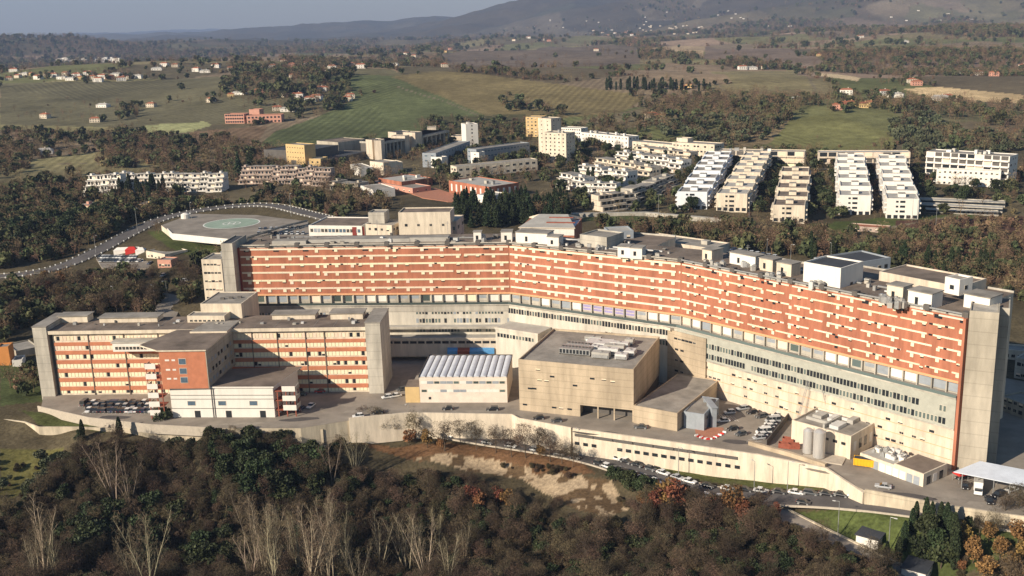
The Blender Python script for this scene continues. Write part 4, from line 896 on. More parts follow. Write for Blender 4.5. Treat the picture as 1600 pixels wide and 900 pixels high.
# ------------------------------------------------------------------ buildings just behind the long block
def rear(name, label, a, b, z, d, h, **k): 
    A, B = P(*a, z), P(*b, z); A.z = B.z = z-h; return slab(name, label, k.pop('cat', 'building'), A, B, d, h, **k)
rear('ward_building', 'low white block with a dark red end panel, behind the left roof', (482, 352), (565, 353), 33, 24, 9, wm='white', rm='roof_br', floors=2, cols=14, ww=1.6, wh=1.9, kinds=('blue', 'grey', 'dark'), base=22)
p = P(550, 353, 33); a = MB(); a.box(0, 6, -.2, .05, -8.5, -.6, M['darkred']); o = a.build('end_panel', bpy.data.objects['ward_building']); o.matrix_world = Matrix.Translation(p) ; o.parent = None; o.name = 'wall_panel'; tag(o, 'dark red panel on the right end of the low white and pink block', 'panel')
rear('lift_building', 'beige block with a square lift tower, behind the left part of the long roof', (571, 350), (612, 352), 35, 14, 12, wm='cream2', rm='roof_gr', floors=3, cols=4, base=20)
rear('lift_tower', 'square beige lift tower with mast behind the left roof', (575, 332), (600, 332), 40, 9, 8, wm='conc_l', rm='roof_gr', floors=1, cols=1, base=25, cat='tower')
rear('theatre_building', 'pale block with a greenish window strip on its upper floor, behind the left roof', (634, 346), (713, 346), 35, 18, 11, wm='cream', rm='roof_lt', floors=2, cols=12, ww=2.0, wh=2.0, kinds=('green', 'green', 'dark'), base=20)
rear('theatre_building', 'higher beige block with brown roof behind the pale one', (622, 332), (703, 331), 41, 14, 8, wm='cream2', rm='roof_br', floors=1, cols=4, base=26)
rear('roof_storey_building', 'small pale rooftop storey in front of the brown-roofed block', (632, 337), (676, 336), 39, 8, 5, wm='white', rm='roof_lt', floors=1, cols=2, base=8)
g, L = rear('gym_building', 'red brick hall with a white low-pitched roof behind the bend of the long block', (812, 356), (897, 357), 33, 26, 10, wm='brick', rm='roof_wh', floors=1, cols=1, sides=(), base=22)
a = MB(); a.prism([(-.6, -.6), (L+.6, -.6), (L-6, 20), (6, 20)], 10, lambda i: (10.4, 10.4, 13.2, 13.2)[i], M['cream2'], M['roof_lt']); a.prism([(6, 20), (L-6, 20), (L+.6, 27), (-.6, 27)], 10, lambda i: (13.2, 13.2, 10.4, 10.4)[i], M['cream2'], M['roof_lt']); a.build('pitched_roof', g)
a = MB(); a.box(-.05, L+.05, -.1, 0, 6.6, 10, M['white']); a.build('white_band', g)
a = MB(); a.box(12, 24, 14, 15, 12.4, 12.8, M['redplate']); a.box(12, 26, 6, 7.2, 11.4, 11.8, M['redplate']); a.build('roof_light', g)
rear('machine_building', 'plain light grey cube-like block rising over the roof near the bend', (906, 366), (948, 371), 50, 12, 7, wm='conc_l', rm='roof_gr', floors=1, cols=3, base=6, sides=('f',))
rear('machine_building', 'shaded grey block right behind the light grey cube-like one', (952, 362), (990, 360), 48, 10, 8, wm='panelgr', rm='roof_lt', floors=2, cols=3, base=12)
rear('research_building', 'long beige two-storey block behind the roof, near the middle bend', (1000, 372), (1112, 388), 42, 13, 10, wm='cream', rm='roof_gr', floors=2, cols=14, ww=.9, wh=.9, base=28, boxes=2)
rear('white_building', 'bright white windowless block standing over the brown roof, right part', (1256, 409), (1314, 419), 52, 13, 8, wm='white', rm='roof_dk', floors=2, cols=1, base=4, sides=('r',), kinds=('grey', 'plain'))
rear('office_building', 'blue grey office block with white gable behind the bright white one', (1316, 414), (1392, 402), 46, 14, 9, wm='panelgr', rm='roof_dk', floors=2, cols=7, base=26)
rear('beige_building', 'long beige block with small paired windows and brown roof, near the right tower', (1374, 424), (1500, 448), 48, 15, 8, wm='cream', rm='roof_br', floors=1, cols=15, ww=.9, wh=1.1, base=30, z0off=3.5)
rear('roof_cabin', 'white rooftop cabin with a grey shutter on the long beige block', (1477, 432), (1500, 437), 52.5, 6, 4.4, wm='white', rm='roof_gr', floors=1, cols=1, base=.5, cat='cabin')
# helipad
hp = [(252,352),(300,334),(400,336),(482,346),(480,352),(372,376),(270,366)]
hz_ = 21.0; q = ccw([(P(x, y, hz_).x, P(x, y, hz_).y) for x, y in hp]); a = MB(); a.prism(q, hz_-3.2, hz_, M['cream2'], M['asph2']); o = a.build('helipad_deck'); tag(o, kind='structure')
c = P(362, 349, hz_); 
def ring(mb, cx_, cy_, r0, r1, z, m, n=48):
    for i in range(n):
        a0, a1 = 2*math.pi*i/n, 2*math.pi*(i+1)/n
        mb.poly([(cx_+r0*math.cos(a0), cy_+r0*math.sin(a0), z), (cx_+r1*math.cos(a0), cy_+r1*math.sin(a0), z), (cx_+r1*math.cos(a1), cy_+r1*math.sin(a1), z), (cx_+r0*math.cos(a1), cy_+r0*math.sin(a1), z)], m)
a = MB(); a.cyl(c.x, c.y, hz_-.2, hz_+.05, 16.2, M['pad'], 48); ring(a, c.x, c.y, 15.4, 16.1, hz_+.06, M['line']); ring(a, c.x, c.y, 4.6, 5.2, hz_+.06, M['line'])
for (x0, x1, y0, y1) in ((-2, -1.3, -2.2, 2.2), (1.3, 2, -2.2, 2.2), (-1.3, 1.3, -.35, .35)): a.box(c.x+x0, c.x+x1, c.y+y0*1.3, c.y+y1*1.3, hz_+.055, hz_+.065, M['line'])
tag(a.build('helipad'), 'round pale green landing pad with white ring and letter H behind the left tower', 'helipad')
pts = [P(x, y, hz_) for x, y in hp[:3]]; 
pz = [P(x, y, hz_) for x, y in ((262,358),(270,366),(372,376))]; wall_line('deck_parapet', 'low white parapet on the near edge of the landing deck', pz, [hz_+.5]*3, [hz_-3]*3, 'white', .4)
p = P(290, 341, hz_); a = MB(); a.cyl(0, 0, 0, 2.4, 2.6, M['white'], 16); a.cyl(0, 0, 2.4, 3.2, 2.6, M['white'], 16, 1.0); tag(a.build('control_cabin', None, p), 'round white cabin at the far left of the landing deck', 'cabin')
ln = [P(x, y, 23) for x, y in ((383,372),(440,354),(478,345))]
a = MB(); 
for u, v in zip(ln[:-1], ln[1:]):
    d = v-u; rz = math.atan2(d.y, d.x); Mm = Matrix.Translation(u) @ Matrix.Rotation(rz, 4, 'Z'); a.box(0, d.length, -1.2, 1.2, -.4, 0, M['conc_d'], M=Mm); a.box(0, d.length, -1.25, -1.15, 0, .8, M['conc_l'], M=Mm)
o = a.build('walkway'); tag(o, 'long raised walkway from the left tower to the landing deck', 'walkway')

# ------------------------------------------------------------------ housing quarter beyond
def stepped_row(label, near, far, wpx, n, h, wm, rm='roof_gr', step=.45, cat='apartment block', name='apartment_row', group='stepped apartment rows'):
    """terraced row running away from the viewer: n units, each a little wider and stepped, gable with windows in front"""
    A = G(*near); E_ = G(*far); Wm = abs(wpx)/FP*(A.y*.97+(H-A.z)*.245)
    d = (E_-A); d.z = 0; Ln = d.length; rz = math.atan2(d.y, d.x)-math.pi/2
    root = empty(name, (A.x, A.y, A.z), rz); tag(root, label, cat, group); ul = Ln/n; W_ = Wins(root)
    for i in range(n):
        x0 = (i % 2)*.9; zt = h+step*i+(T(*(A+d*(i/n)).xy)-A.z); zb = zt-h
        a = MB(); walls(a, Wm, ul-2.2, zb-8, zt, M[wm], x0, i*ul, .4); a.box(x0+2, x0+Wm-2, i*ul+ul-2.2, (i+1)*ul, zb-8, zt-2.9, M[wm], M['roof_gr']); a.build('wall', root)
        a = MB(); a.box(x0+.4, x0+Wm-.4, i*ul+.4, i*ul+ul-2.6, zt-1.2, zt-.7, M[rm]); a.build('roof', root)
        a = MB(); a.box(x0+Wm*.38, x0+Wm*.62, i*ul+ul*.35, i*ul+ul*.6, zt-.8, zt+1.3, M[wm], M['roof_gr']); a.build('stair_head', root)
        Mf_ = Matrix.Translation((x0, i*ul, 0)); nf = 1 if i else 4
        for f in range(nf):
            zz = zt-2.6-f*2.9
            if i == 0: W_.add(Mf_, Wm*.5, zz, Wm*.16, 1.3, 'plain'); W_.add(Mf_, Wm*.33, zz+.1, 1.4, 1.1, 'plain') if f != 3 else None
        if i == 0:
            for q in range(5): W_.add(Mf_, Wm*(q+.5)/5, zb+.1-.0, Wm*.13, 2.0, 'plain')
        for f in range(3):
            zz = zt-2.7-f*2.9
            for (Ms, sx) in ((Matrix.Translation((x0+Wm, i*ul, 0)) @ Matrix.Rotation(math.pi/2, 4, 'Z'), 1), (Matrix.Translation((x0, i*ul+ul-2.2, 0)) @ Matrix.Rotation(-math.pi/2, 4, 'Z'), -1)):
                W_.row(Ms, .8, ul-3, max(2, int(ul/5)), zz, 2.6, 1.8, ('plain', 'deep', 'half'))
            if random.random() < .3: b = MB(); q0 = i*ul+random.uniform(2, ul*.5); b.prism([(x0+Wm+.02, q0), (x0+Wm+1.3, q0), (x0+Wm+1.3, q0+4), (x0+Wm+.02, q0+4)], lambda j: zz+(2.0, 1.5, 1.5, 2.0)[j], lambda j: zz+(2.06, 1.56, 1.56, 2.06)[j], M[random.choice(('redplate', 'yellowr', 'leafo', 'white'))]); b.build('awning', root)
            b = MB(); xb = x0+Wm if True else 0
            b.box(x0+Wm+.0, x0+Wm+1.4, i*ul+1, i*ul+ul-4, zz-.6, zz+.35, M[wm]); b.build('balcony', root); b = MB(); b.box(x0-1.4, x0, i*ul+1, i*ul+ul-4, zz-.6, zz+.35, M[wm]); b.build('balcony', root)
    W_.done(); return root
M['blueshadewhite'] = mat('cool_white_render', (.72, .74, .76), .8, .06, .4)
stepped_row('stepped white apartment row, leftmost and coolest white of the rows facing the long block', (1058, 326), (1105, 262), 46, 7, 11, 'blueshadewhite')
stepped_row('stepped cream apartment row directly right of the cool white one', (1119, 329), (1165, 264), 47, 7, 11, 'cream2', 'roof_lt')
stepped_row('short stepped cream row with broad dark terraces, third from the left', (1207, 346), (1222, 284), 48, 5, 10, 'cream2', 'roof_br')
stepped_row('stepped pale apartment row with pinkish white roofs, left of the closest pair', (1310, 335), (1305, 268), 47, 6, 12, 'white', 'roof_lt')
stepped_row('stepped pale apartment row, rightmost of those facing the long block', (1384, 341), (1368, 270), 47, 6, 12, 'white', 'roof_lt')
def terraces(label, a, b, n, h, wm, tiers=3, depth=12, name='terrace_house_block', group='terraced apartment clusters', rm='roof_gr'):
    """a cluster of terraced flats: units side by side along a line, upper storeys set back"""
    A, B = G(*a), G(*b); rz, L = frame_of(A, B); root = empty(name, (A.x, A.y, A.z), rz); tag(root, label, 'apartment block', group); W_ = Wins(root); u = L/n
    for i in range(n):
        zz0 = T(*(A+(B-A)*((i+.5)/n)).xy)-A.z; dz = random.uniform(-.8, .8)+zz0; sx = random.uniform(-1, 1)
        for t in range(tiers):
            y0 = t*2.4+sx; z0 = t*h/tiers+dz; z1 = (t+1)*h/tiers+dz
            mb = MB(); mb.box(i*u+.4, (i+1)*u-.5, y0, depth+2, z0-(6 if t == 0 else .1), z1-.25, M[wm], M[rm]); mb.box(i*u+.1, (i+1)*u-.2, y0-1.3, y0-1.15, z0+.1, z0+1.0, M[wm]); mb.box(i*u+.1, (i+1)*u-.2, y0-1.3, y0+.3, z1-.3, z1-.05, M[wm], M[rm]); mb.build('storey', root)
            W_.add(Matrix.Translation((0, y0, 0)), (i+.32)*u, z0+.5, u*.3, h/tiers-1.1, 'plain'); W_.add(Matrix.Translation((0, y0, 0)), (i+.72)*u, z0+.5, u*.22, h/tiers-1.1, random.choice(('plain', 'deep', 'shut')))
        if random.random() < .6: mb = MB(); mb.box((i+.4)*u, (i+.65)*u, depth*.5, depth*.5+3, h+dz-.3, h+dz+1.4, M[wm], M['roof_gr']); mb.build('stair_head', root)
    for i in range(3): W_.add(Matrix.Translation((L-.5, 2, 0)) @ Matrix.Rotation(math.pi/2, 4, 'Z'), 3+i*3, h*.5, 1.4, 1.6, 'plain')
    W_.done(); return root
for (lab, a, b, n, h, wm, t) in (
 ('terraced flats in the first rank from the left, lowest cluster of the white quarter', (868, 292), (905, 300), 2, 10, 'white', 3), ('terraced flats just above the lowest left cluster, second rank', (893, 279), (975, 292), 4, 10, 'white', 3),
 ('terraced flats in the middle of the left cluster, third rank', (925, 268), (1010, 284), 4, 10, 'cream2', 3), ('terraced flats behind the middle rank of the left cluster', (958, 256), (1060, 272), 5, 10, 'white', 3),
 ('rearmost rank of the left cluster of terraced flats', (985, 246), (1072, 258), 4, 10, 'cream2', 3), ('terraced flats at the front of the left cluster, facing the playing field', (900, 306), (960, 310), 3, 9, 'white', 3),
 ('yellowish terraced flats nearest the playing field', (942, 332), (1000, 326), 3, 10, 'cream', 3), ('greyish terraced flats right of the yellowish ones', (1000, 318), (1062, 292), 4, 9, 'conc_l', 3)):
    terraces(lab, a, b, n, h, wm, t)
for (lab, a, b, n, h, wm, t) in (('terraced flats hidden among trees at far left, whitest end', (130, 306), (180, 308), 4, 15, 'white', 4), ('long terraced flats behind trees left of centre', (183, 300), (348, 300), 13, 13, 'white', 4),
 ('brownish terraced flats with many ledges below the yellow college block', (372, 288), (512, 291), 11, 13, 'pinkc', 4), ('low brown terraced flats at the right end of the left quarter', (512, 297), (556, 302), 4, 6, 'conc', 2), ('small pink terraced house among trees below the left flats', (120, 332), (150, 334), 2, 6, 'pink', 2), ('small yellow terraced house among trees left of the landing deck', (212, 330), (232, 330), 2, 5, 'yellowr', 2)):
    terraces(lab, a, b, n, h, wm, t)
def bl(name, label, a, b, depth, h, cat='apartment block', **k):
    return slab(name, label, cat, G(*a), G(*b), depth, h, **k)
bl('apartment_slab', 'long four-storey slab with cream balconies, leftmost of the three at the back right', (1123, 261), (1256, 264), 13, 13, style='balc', floors=3, cols=20, wm='cream2', boxes=5, group='long balcony slabs', base=8)
bl('apartment_slab', 'long four-storey yellowish slab, middle one of the three at the back right', (1278, 265), (1421, 265), 13, 13, style='balc', floors=3, cols=20, wm='cream', boxes=0, group='long balcony slabs', base=8, rm='roof_lt')
bl('apartment_slab', 'tall white slab with rooftop boxes, rightmost of the three at the back right', (1445, 277), (1574, 291), 16, 20, style='balc', floors=5, cols=20, wm='white', boxes=8, group='long balcony slabs', base=8)
bl('apartment_slab', 'plain white lower front of the rightmost tall slab', (1462, 287), (1562, 293), 6, 11, style='win', floors=3, cols=12, wm='white', group='long balcony slabs', base=8)
bl('college_building', 'long cream slab with a low tower near its middle, behind the terraced flats', (988, 236), (1050, 243), 14, 9, floors=2, cols=12, wm='cream2', base=8, ww=2)
bl('college_building', 'cream slab with window strips, right half behind the terraced flats', (1050, 244), (1116, 249), 15, 12, floors=3, cols=12, wm='cream2', base=8, ww=2, skip=.3)
bl('stair_tower', 'low cream tower between the two long cream slabs', (1057, 242), (1074, 243), 8, 14.5, floors=1, cols=1, wm='cream2', sides=())
bl('apartment_slab', 'pale greenish slab behind the twin white tower, left part', (876, 220), (908, 222), 12, 13, floors=4, cols=9, wm='white', group='pale slabs behind the tower')
bl('apartment_slab', 'pale slab stepping down to the right behind the twin white tower', (908, 224), (982, 233), 13, 11, floors=3, cols=14, wm='white', group='pale slabs behind the tower', boxes=6)
bl('tower_block', 'yellow tower block behind the twin white tower', (822, 214), (847, 214), 14, 20, floors=6, cols=4, wm='yellowr', ww=1.6, base=8)
bl('tower_block', 'tall white tower block, rear half of the twin tower', (842, 244), (862, 246), 14, 33, floors=9, cols=2, wm='cream2', base=8, ww=1.2)
bl('tower_block', 'white tower block with dark window columns, front half of the twin tower', (850, 254), (885, 256), 14, 25, floors=8, cols=5, wm='cream2', base=8, ww=1.3, boxes=2)
bl('tower_block', 'slim white tower standing alone left of centre', (729, 233), (748, 232), 14, 23, floors=7, cols=1, wm='white', base=8, boxes=1, sides=('f',))
bl('school_building', 'cream slab with paired dark openings on its long front, below the slim tower', (714, 279), (840, 266), 11, 9, style='win', floors=2, cols=12, wm='cream2', ww=3, wh=1.8, base=6)
bl('blue_slab', 'long blue grey slab with white gable, right of the slim tower', (745, 256), (828, 244), 12, 12, floors=3, cols=16, wm='panelgr', kinds=('blue',), ww=3, base=6)
bl('blue_slab', 'long blue grey slab with white gable, left of the slim tower', (682, 262), (735, 240), 12, 12, floors=3, cols=12, wm='panelgr', kinds=('blue',), ww=3, base=6)
bl('gable_house', 'white gable end of the left blue grey slab', (674, 262), (691, 263), 8, 9, floors=1, cols=1, wm='white', sides=())
bl('gable_house', 'white gable end of the right blue grey slab', (736, 256), (749, 257), 8, 10, floors=3, cols=1, wm='white', sides=('f',))
bl('college_block', 'warm yellow block with three rows of tiny windows at the left end of the college', (449, 262), (478, 264), 12, 20, floors=5, cols=7, wm='yellowr', ww=1.0, wh=.7, base=8, kinds=('plain',), sides=('f',))
bl('college_block', 'dark flat-roofed hall behind the warm yellow block', (478, 262), (530, 250), 45, 14, floors=1, cols=2, wm='conc_d', rm='roof_dk', base=8, boxes=3, sides=())
bl('college_block', 'lower yellow block beside the warm yellow one', (484, 264), (502, 265), 14, 9, floors=2, cols=2, wm='yellowr', base=8, kinds=('plain',))
bl('college_block', 'low dark-roofed wing running right from the lower yellow block', (502, 265), (575, 247), 30, 7, floors=1, cols=6, wm='conc_d', rm='roof_dk', base=8, sides=('f',))
bl('college_block', 'brown windowless hall in the middle of the college', (530, 247), (572, 240), 30, 14, floors=1, cols=1, wm='conc', rm='roof_br', base=8, sides=())
for i, (a, b, w, lab) in enumerate((((573, 248), (583, 249), 'yellowr', 'leftmost yellow pier block of the colonnaded college wing'), ((586, 250), (597, 250), 'yellowr', 'second yellow pier block of the colonnaded college wing'))):
    bl('college_block', lab, a, b, 12, 17, floors=1, cols=1, wm='cream', base=8, sides=(), rm='roof_dk')
def colonnade(label, a, b, h, n):
    A, B = G(*a), G(*b); rz, L = frame_of(A, B); r = empty('colonnade_building', (A.x, A.y, min(A.z, B.z)), rz); tag(r, label, 'college')
    mb = MB(); mb.box(0, L, 4, 26, -5, h, M['conc_d'], M['roof_dk']); mb.build('wall', r); mb = MB(); mb.box(-.5, L+.5, -.5, 26.5, h-1.8, h, M['conc_l'], M['roof_dk']); mb.build('roof', r)
    for i in range(n+1): mb = MB(); x = L*i/n; mb.box(x-.6, x+.6, 0, 1.3, -5, h-1.8, M['conc_l']); mb.build('column', r)
    W_ = Wins(r); Mm = Matrix.Translation((0, 4, 0)); [W_.row(Mm, .5, L-.5, n*2, z, L/n*.4, 3, ('blue', 'plain')) for z in (1, 5.5)]; W_.done()
colonnade('colonnaded college hall with dark glass behind pale columns, left one', (599, 247), (634, 240), 14, 6)
colonnade('colonnaded college hall with dark glass behind pale columns, right one', (662, 236), (702, 226), 14, 6)
for (a, b, h, w, lab) in (((634, 240), (641, 238), 16, 'cream', 'yellow pier block between the two colonnaded halls, left one'), ((620, 226), (642, 224), 12, 'cream', 'yellow top-floor block above the left colonnaded hall'), ((650, 238), (661, 236), 18, 'cream', 'yellow pier block at the left of the right colonnaded hall'), ((668, 214), (682, 214), 10, 'cream', 'small yellow roof tower above the right colonnaded hall'), ((705, 222), (728, 222), 6, 'cream', 'low cream block just left of the slim white tower')):
    bl('college_block', lab, a, b, 14, h, floors=1, cols=2, wm=w, base=8, sides=(), rm='roof_dk')
bl('chapel_building', 'white windowless building made of three joined cubes, left part', (579, 271), (600, 274), 14, 10, floors=1, cols=1, wm='cream2', sides=(), rm='roof_gr')
bl('chapel_building', 'white windowless building made of three joined cubes, right part', (601, 272), (630, 270), 14, 9, floors=1, cols=1, wm='cream2', sides=(), rm='roof_gr')
bl('garage_building', 'small white building left of the white cubes', (548, 270), (564, 276), 10, 7, floors=1, cols=2, wm='white', rm='roof_gr')
# red brick school with courtyard
bl('red_school', 'red brick school wing with slanting grey roof, left side of the courtyard', (578, 290), (645, 303), 16, 4, floors=1, cols=8, wm='pink', rm='roof_gr', base=4, cat='school')
bl('red_school', 'red brick school wing behind the courtyard with pale patched roof', (628, 297), (676, 290), 30, 6, floors=1, cols=8, wm='brick', rm='roof_lt', base=4, cat='school', boxes=3)
bl('red_school', 'red brick school hall with tall white windows on its front', (702, 301), (764, 313), 26, 9, floors=1, cols=8, wm='brick', rm='roof_lt', base=5, cat='school', kinds=('pale',), ww=1.6, wh=5, boxes=3, z0off=2)
sheet('courtyard', [(640,302),(680,294),(705,302),(752,314),(700,316),(660,310)], M['paver'], None, .2)
bl('white_pavilion', 'small white pavilion with pale grey roof at the right of the red school', (765, 318), (792, 313), 12, 5, floors=1, cols=4, wm='white', rm='roof_lt', cat='pavilion')
bl('white_shed', 'white wedge-shaped shed below the red school', (564, 302), (584, 310), 16, 6, floors=1, cols=1, wm='white', rm='roof_gr', cat='shed', sides=())
bl('clubhouse', 'low brick clubhouse with tiled roof on the slope below the white rows', (1325, 361), (1386, 364), 9, 3.2, floors=1, cols=6, wm='pinkc', rm='roof_red', cat='clubhouse')
for (a, b, h, lab) in (((1436, 316), (1570, 324), 3, 'uppermost of the three long white parking decks at the right'), ((1436, 325), (1566, 333), 3, 'middle one of the three long white parking decks at the right'), ((1438, 331), (1560, 338), 2.2, 'lowest of the three long white parking decks at the right')):
    bl('parking_deck', lab, a, b, 9, h, style='win', floors=1, cols=16, wm='conc_l', rm='roof_lt', ww=4, wh=1.4, kinds=('plain',), cat='parking deck', group='long parking decks')
wl = [G(x, y) for x, y in ((892, 338), (1010, 336), (1170, 350))]; wall_line('stand_wall', 'long pale concrete stand beside the playing field', wl, [p.z+2.2 for p in wl], [p.z-3 for p in wl], 'conc_l', 3.5)
bl('kiosk_building', 'flat grey-roofed guard building beside the rear car park at the left', (229, 403), (258, 404), 14, 4, floors=1, cols=5, wm='cream2', rm='roof_gr', cat='building')
bl('kiosk_building', 'small pink building just in front of the flat grey-roofed one', (247, 419), (268, 418), 7, 4.5, floors=1, cols=4, wm='pink', rm='roof_gr', cat='building')
for (px, py, m, w, n_, lab) in ((178, 399, 'white', 15, 'white_marquee', 'white marquee at the back of the rear car park'), (196, 398, 'redp', 6, 'red_marquee', 'red marquee at the back of the rear car park'), (212, 399, 'white', 5, 'small_marquee', 'small white marquee right of the red one')):
    p = G(px, py); a = MB(); a.box(0, w, 0, 4, -1, 2.6, M[m]); b0 = len(a.v); a.v += [(-.2, -.2, 2.6), (w+.2, -.2, 2.6), (w+.2, 4.2, 2.6), (-.2, 4.2, 2.6), (1.5, 2, 4), (w-1.5, 2, 4)]
    for f in ((0, 1, 5, 4), (1, 2, 5), (2, 3, 4, 5), (3, 0, 4)): a.f.append(tuple(b0+i for i in f)); a.m.append(0)
    tag(a.build(n_, None, p), lab, 'marquee')
a_ = P(4, 570, 0); bl('orange_cabin', 'small orange block with flat roof at the far left edge', (-2, 571), (17, 571), 6, 8, floors=1, cols=1, wm='orange', rm='roof_gr', cat='cabin', sides=())
bl('white_kiosk', 'low white hut with slanted roof between the orange block and the pavilion', (20, 573), (36, 573), 7, 3, floors=1, cols=1, wm='white', rm='roof_gr', cat='hut', sides=())
bl('store_hall', 'low grey-roofed hall behind the hut at the far left', (26, 558), (62, 552), 14, 3, floors=1, cols=1, wm='conc', rm='roof_gr', cat='hall', sides=())
# hut on the lawn
A, B = G(1337, 849), G(1371, 861); hh, L = slab('lawn_hut', 'white hut with dark flat roof standing on the green lawn', 'hut', A, B, 7.5, 3.0, wm='white', rm='roof_dk', floors=1, cols=2, ww=.8, wh=.8, eave=.35, sides=('r',))
bl('grey_hut', 'dark-roofed white hut cut by the bottom edge, right', (1408, 899), (1445, 915), 7, 3.2, floors=1, cols=2, wm='white', rm='roof_dk', cat='hut', eave=.3, sides=('r',))
p = G(1432, 886); a = MB(); a.prism([(-1.4, -.8), (1.3, -1), (1.6, .6), (-.5, 1.2)], 0, 1.5, M['bluet']); tag(a.build('covered_pile', None, p), 'heap under a bright blue sheet by the hut at the bottom edge', 'pile')
bl('side_building', 'small pale building in the shade right of the grey tower', (1562, 640), (1600, 655), 9, 5, floors=2, cols=4, wm='conc', rm='roof_gr', cat='building')
bl('side_building', 'pale building with small windows at the right edge, in the tower shade', (1584, 590), (1625, 600), 10, 8, floors=2, cols=5, wm='conc_l', rm='roof_gr', cat='building')
bl('side_building', 'low garage with grey roof upper right of the grey tower', (1565, 560), (1610, 565), 8, 4, floors=1, cols=4, wm='cream2', rm='roof_gr', cat='building')
bl('pink_villa', 'long pink villa with dark window rows on the far green slope, left wing', (352, 193), (382, 193), 14, 11, floors=3, cols=8, wm='pink', rm='roof_red', cat='villa', ww=2.2, wh=2, kinds=('plain',))
bl('pink_villa', 'long pink villa with dark window rows on the far green slope, right wing', (386, 193), (440, 191), 16, 9, floors=2, cols=9, wm='pink', rm='roof_red', cat='villa', ww=2.4, wh=2, kinds=('plain',))
bl('pink_villa', 'pink upper storey rising between the two wings of the long pink villa', (390, 184), (406, 184), 12, 10, floors=1, cols=3, wm='pink', rm='roof_red', cat='villa', kinds=('plain',))

# country houses
def house_mesh(L, d, h, wm, rm):
    root = None; a = MB(); a.box(0, L, 0, d, -4, h, M[wm]); wall = a
    r = MB(); b0 = 0; r.v = [(-.4, -.4, h-.05), (L+.4, -.4, h-.05), (L+.4, d+.4, h-.05), (-.4, d+.4, h-.05), (d*.35, d/2, h+d*.22), (L-d*.35, d/2, h+d*.22)]
    r.mi(M[rm])
    for f in ((0, 1, 5, 4), (1, 2, 5), (2, 3, 4, 5), (3, 0, 4), (3, 2, 1, 0)): r.f.append(f); r.m.append(0)
    c = MB(); c.box(L*.6, L*.6+.8, d*.5, d*.5+.8, h+d*.1, h+d*.22+1.2, M[wm])
    return a.mesh('house_wall'), r.mesh('house_roof'), c.mesh('house_chimney')
HM = [(house_mesh(L, d, h, w, r), L, d, h) for (L, d, h, w, r) in ((14, 9, 6, 'cream2', 'roof_red'), (18, 10, 7, 'white', 'roof_red'), (11, 8, 5, 'yellowr', 'roof_red'), (16, 9, 6.5, 'pink', 'roof_red'), (22, 10, 4.5, 'white', 'roof_lt'))]
HCOL = ['cream', 'white', 'yellow', 'pink', 'low white']
def country(px, py, k, where, s=1.0):
    (ms, L, d, h) = HM[k]; p = G(px, py, False); s *= .85*max(1, min(1.3, p.y/2400)); r = empty('country_house', p, random.uniform(-.5, .35)); r.scale = (s, s, s)
    for nm, me in zip(('wall', 'roof'), ms): o = bpy.data.objects.new(nm, me); COL.objects.link(o); o.parent = r
    if p.y < 3000:
        o = bpy.data.objects.new('chimney', ms[2]); COL.objects.link(o); o.parent = r.children[1]
        for f in range(2 if h > 5.5 else 1):
            for i in range(4): o = bpy.data.objects.new('window', UMESH['plain']); COL.objects.link(o); o.parent = r; o.matrix_local = Matrix.Translation((L*(i+.5)/4, 0, .9+f*3)) @ Matrix.Diagonal((1.3, 1, 1.5, 1))
    rep(r, HCOL[k]+(' house' if k != 4 else ' building'), where, 'house', 'country houses on the hills')
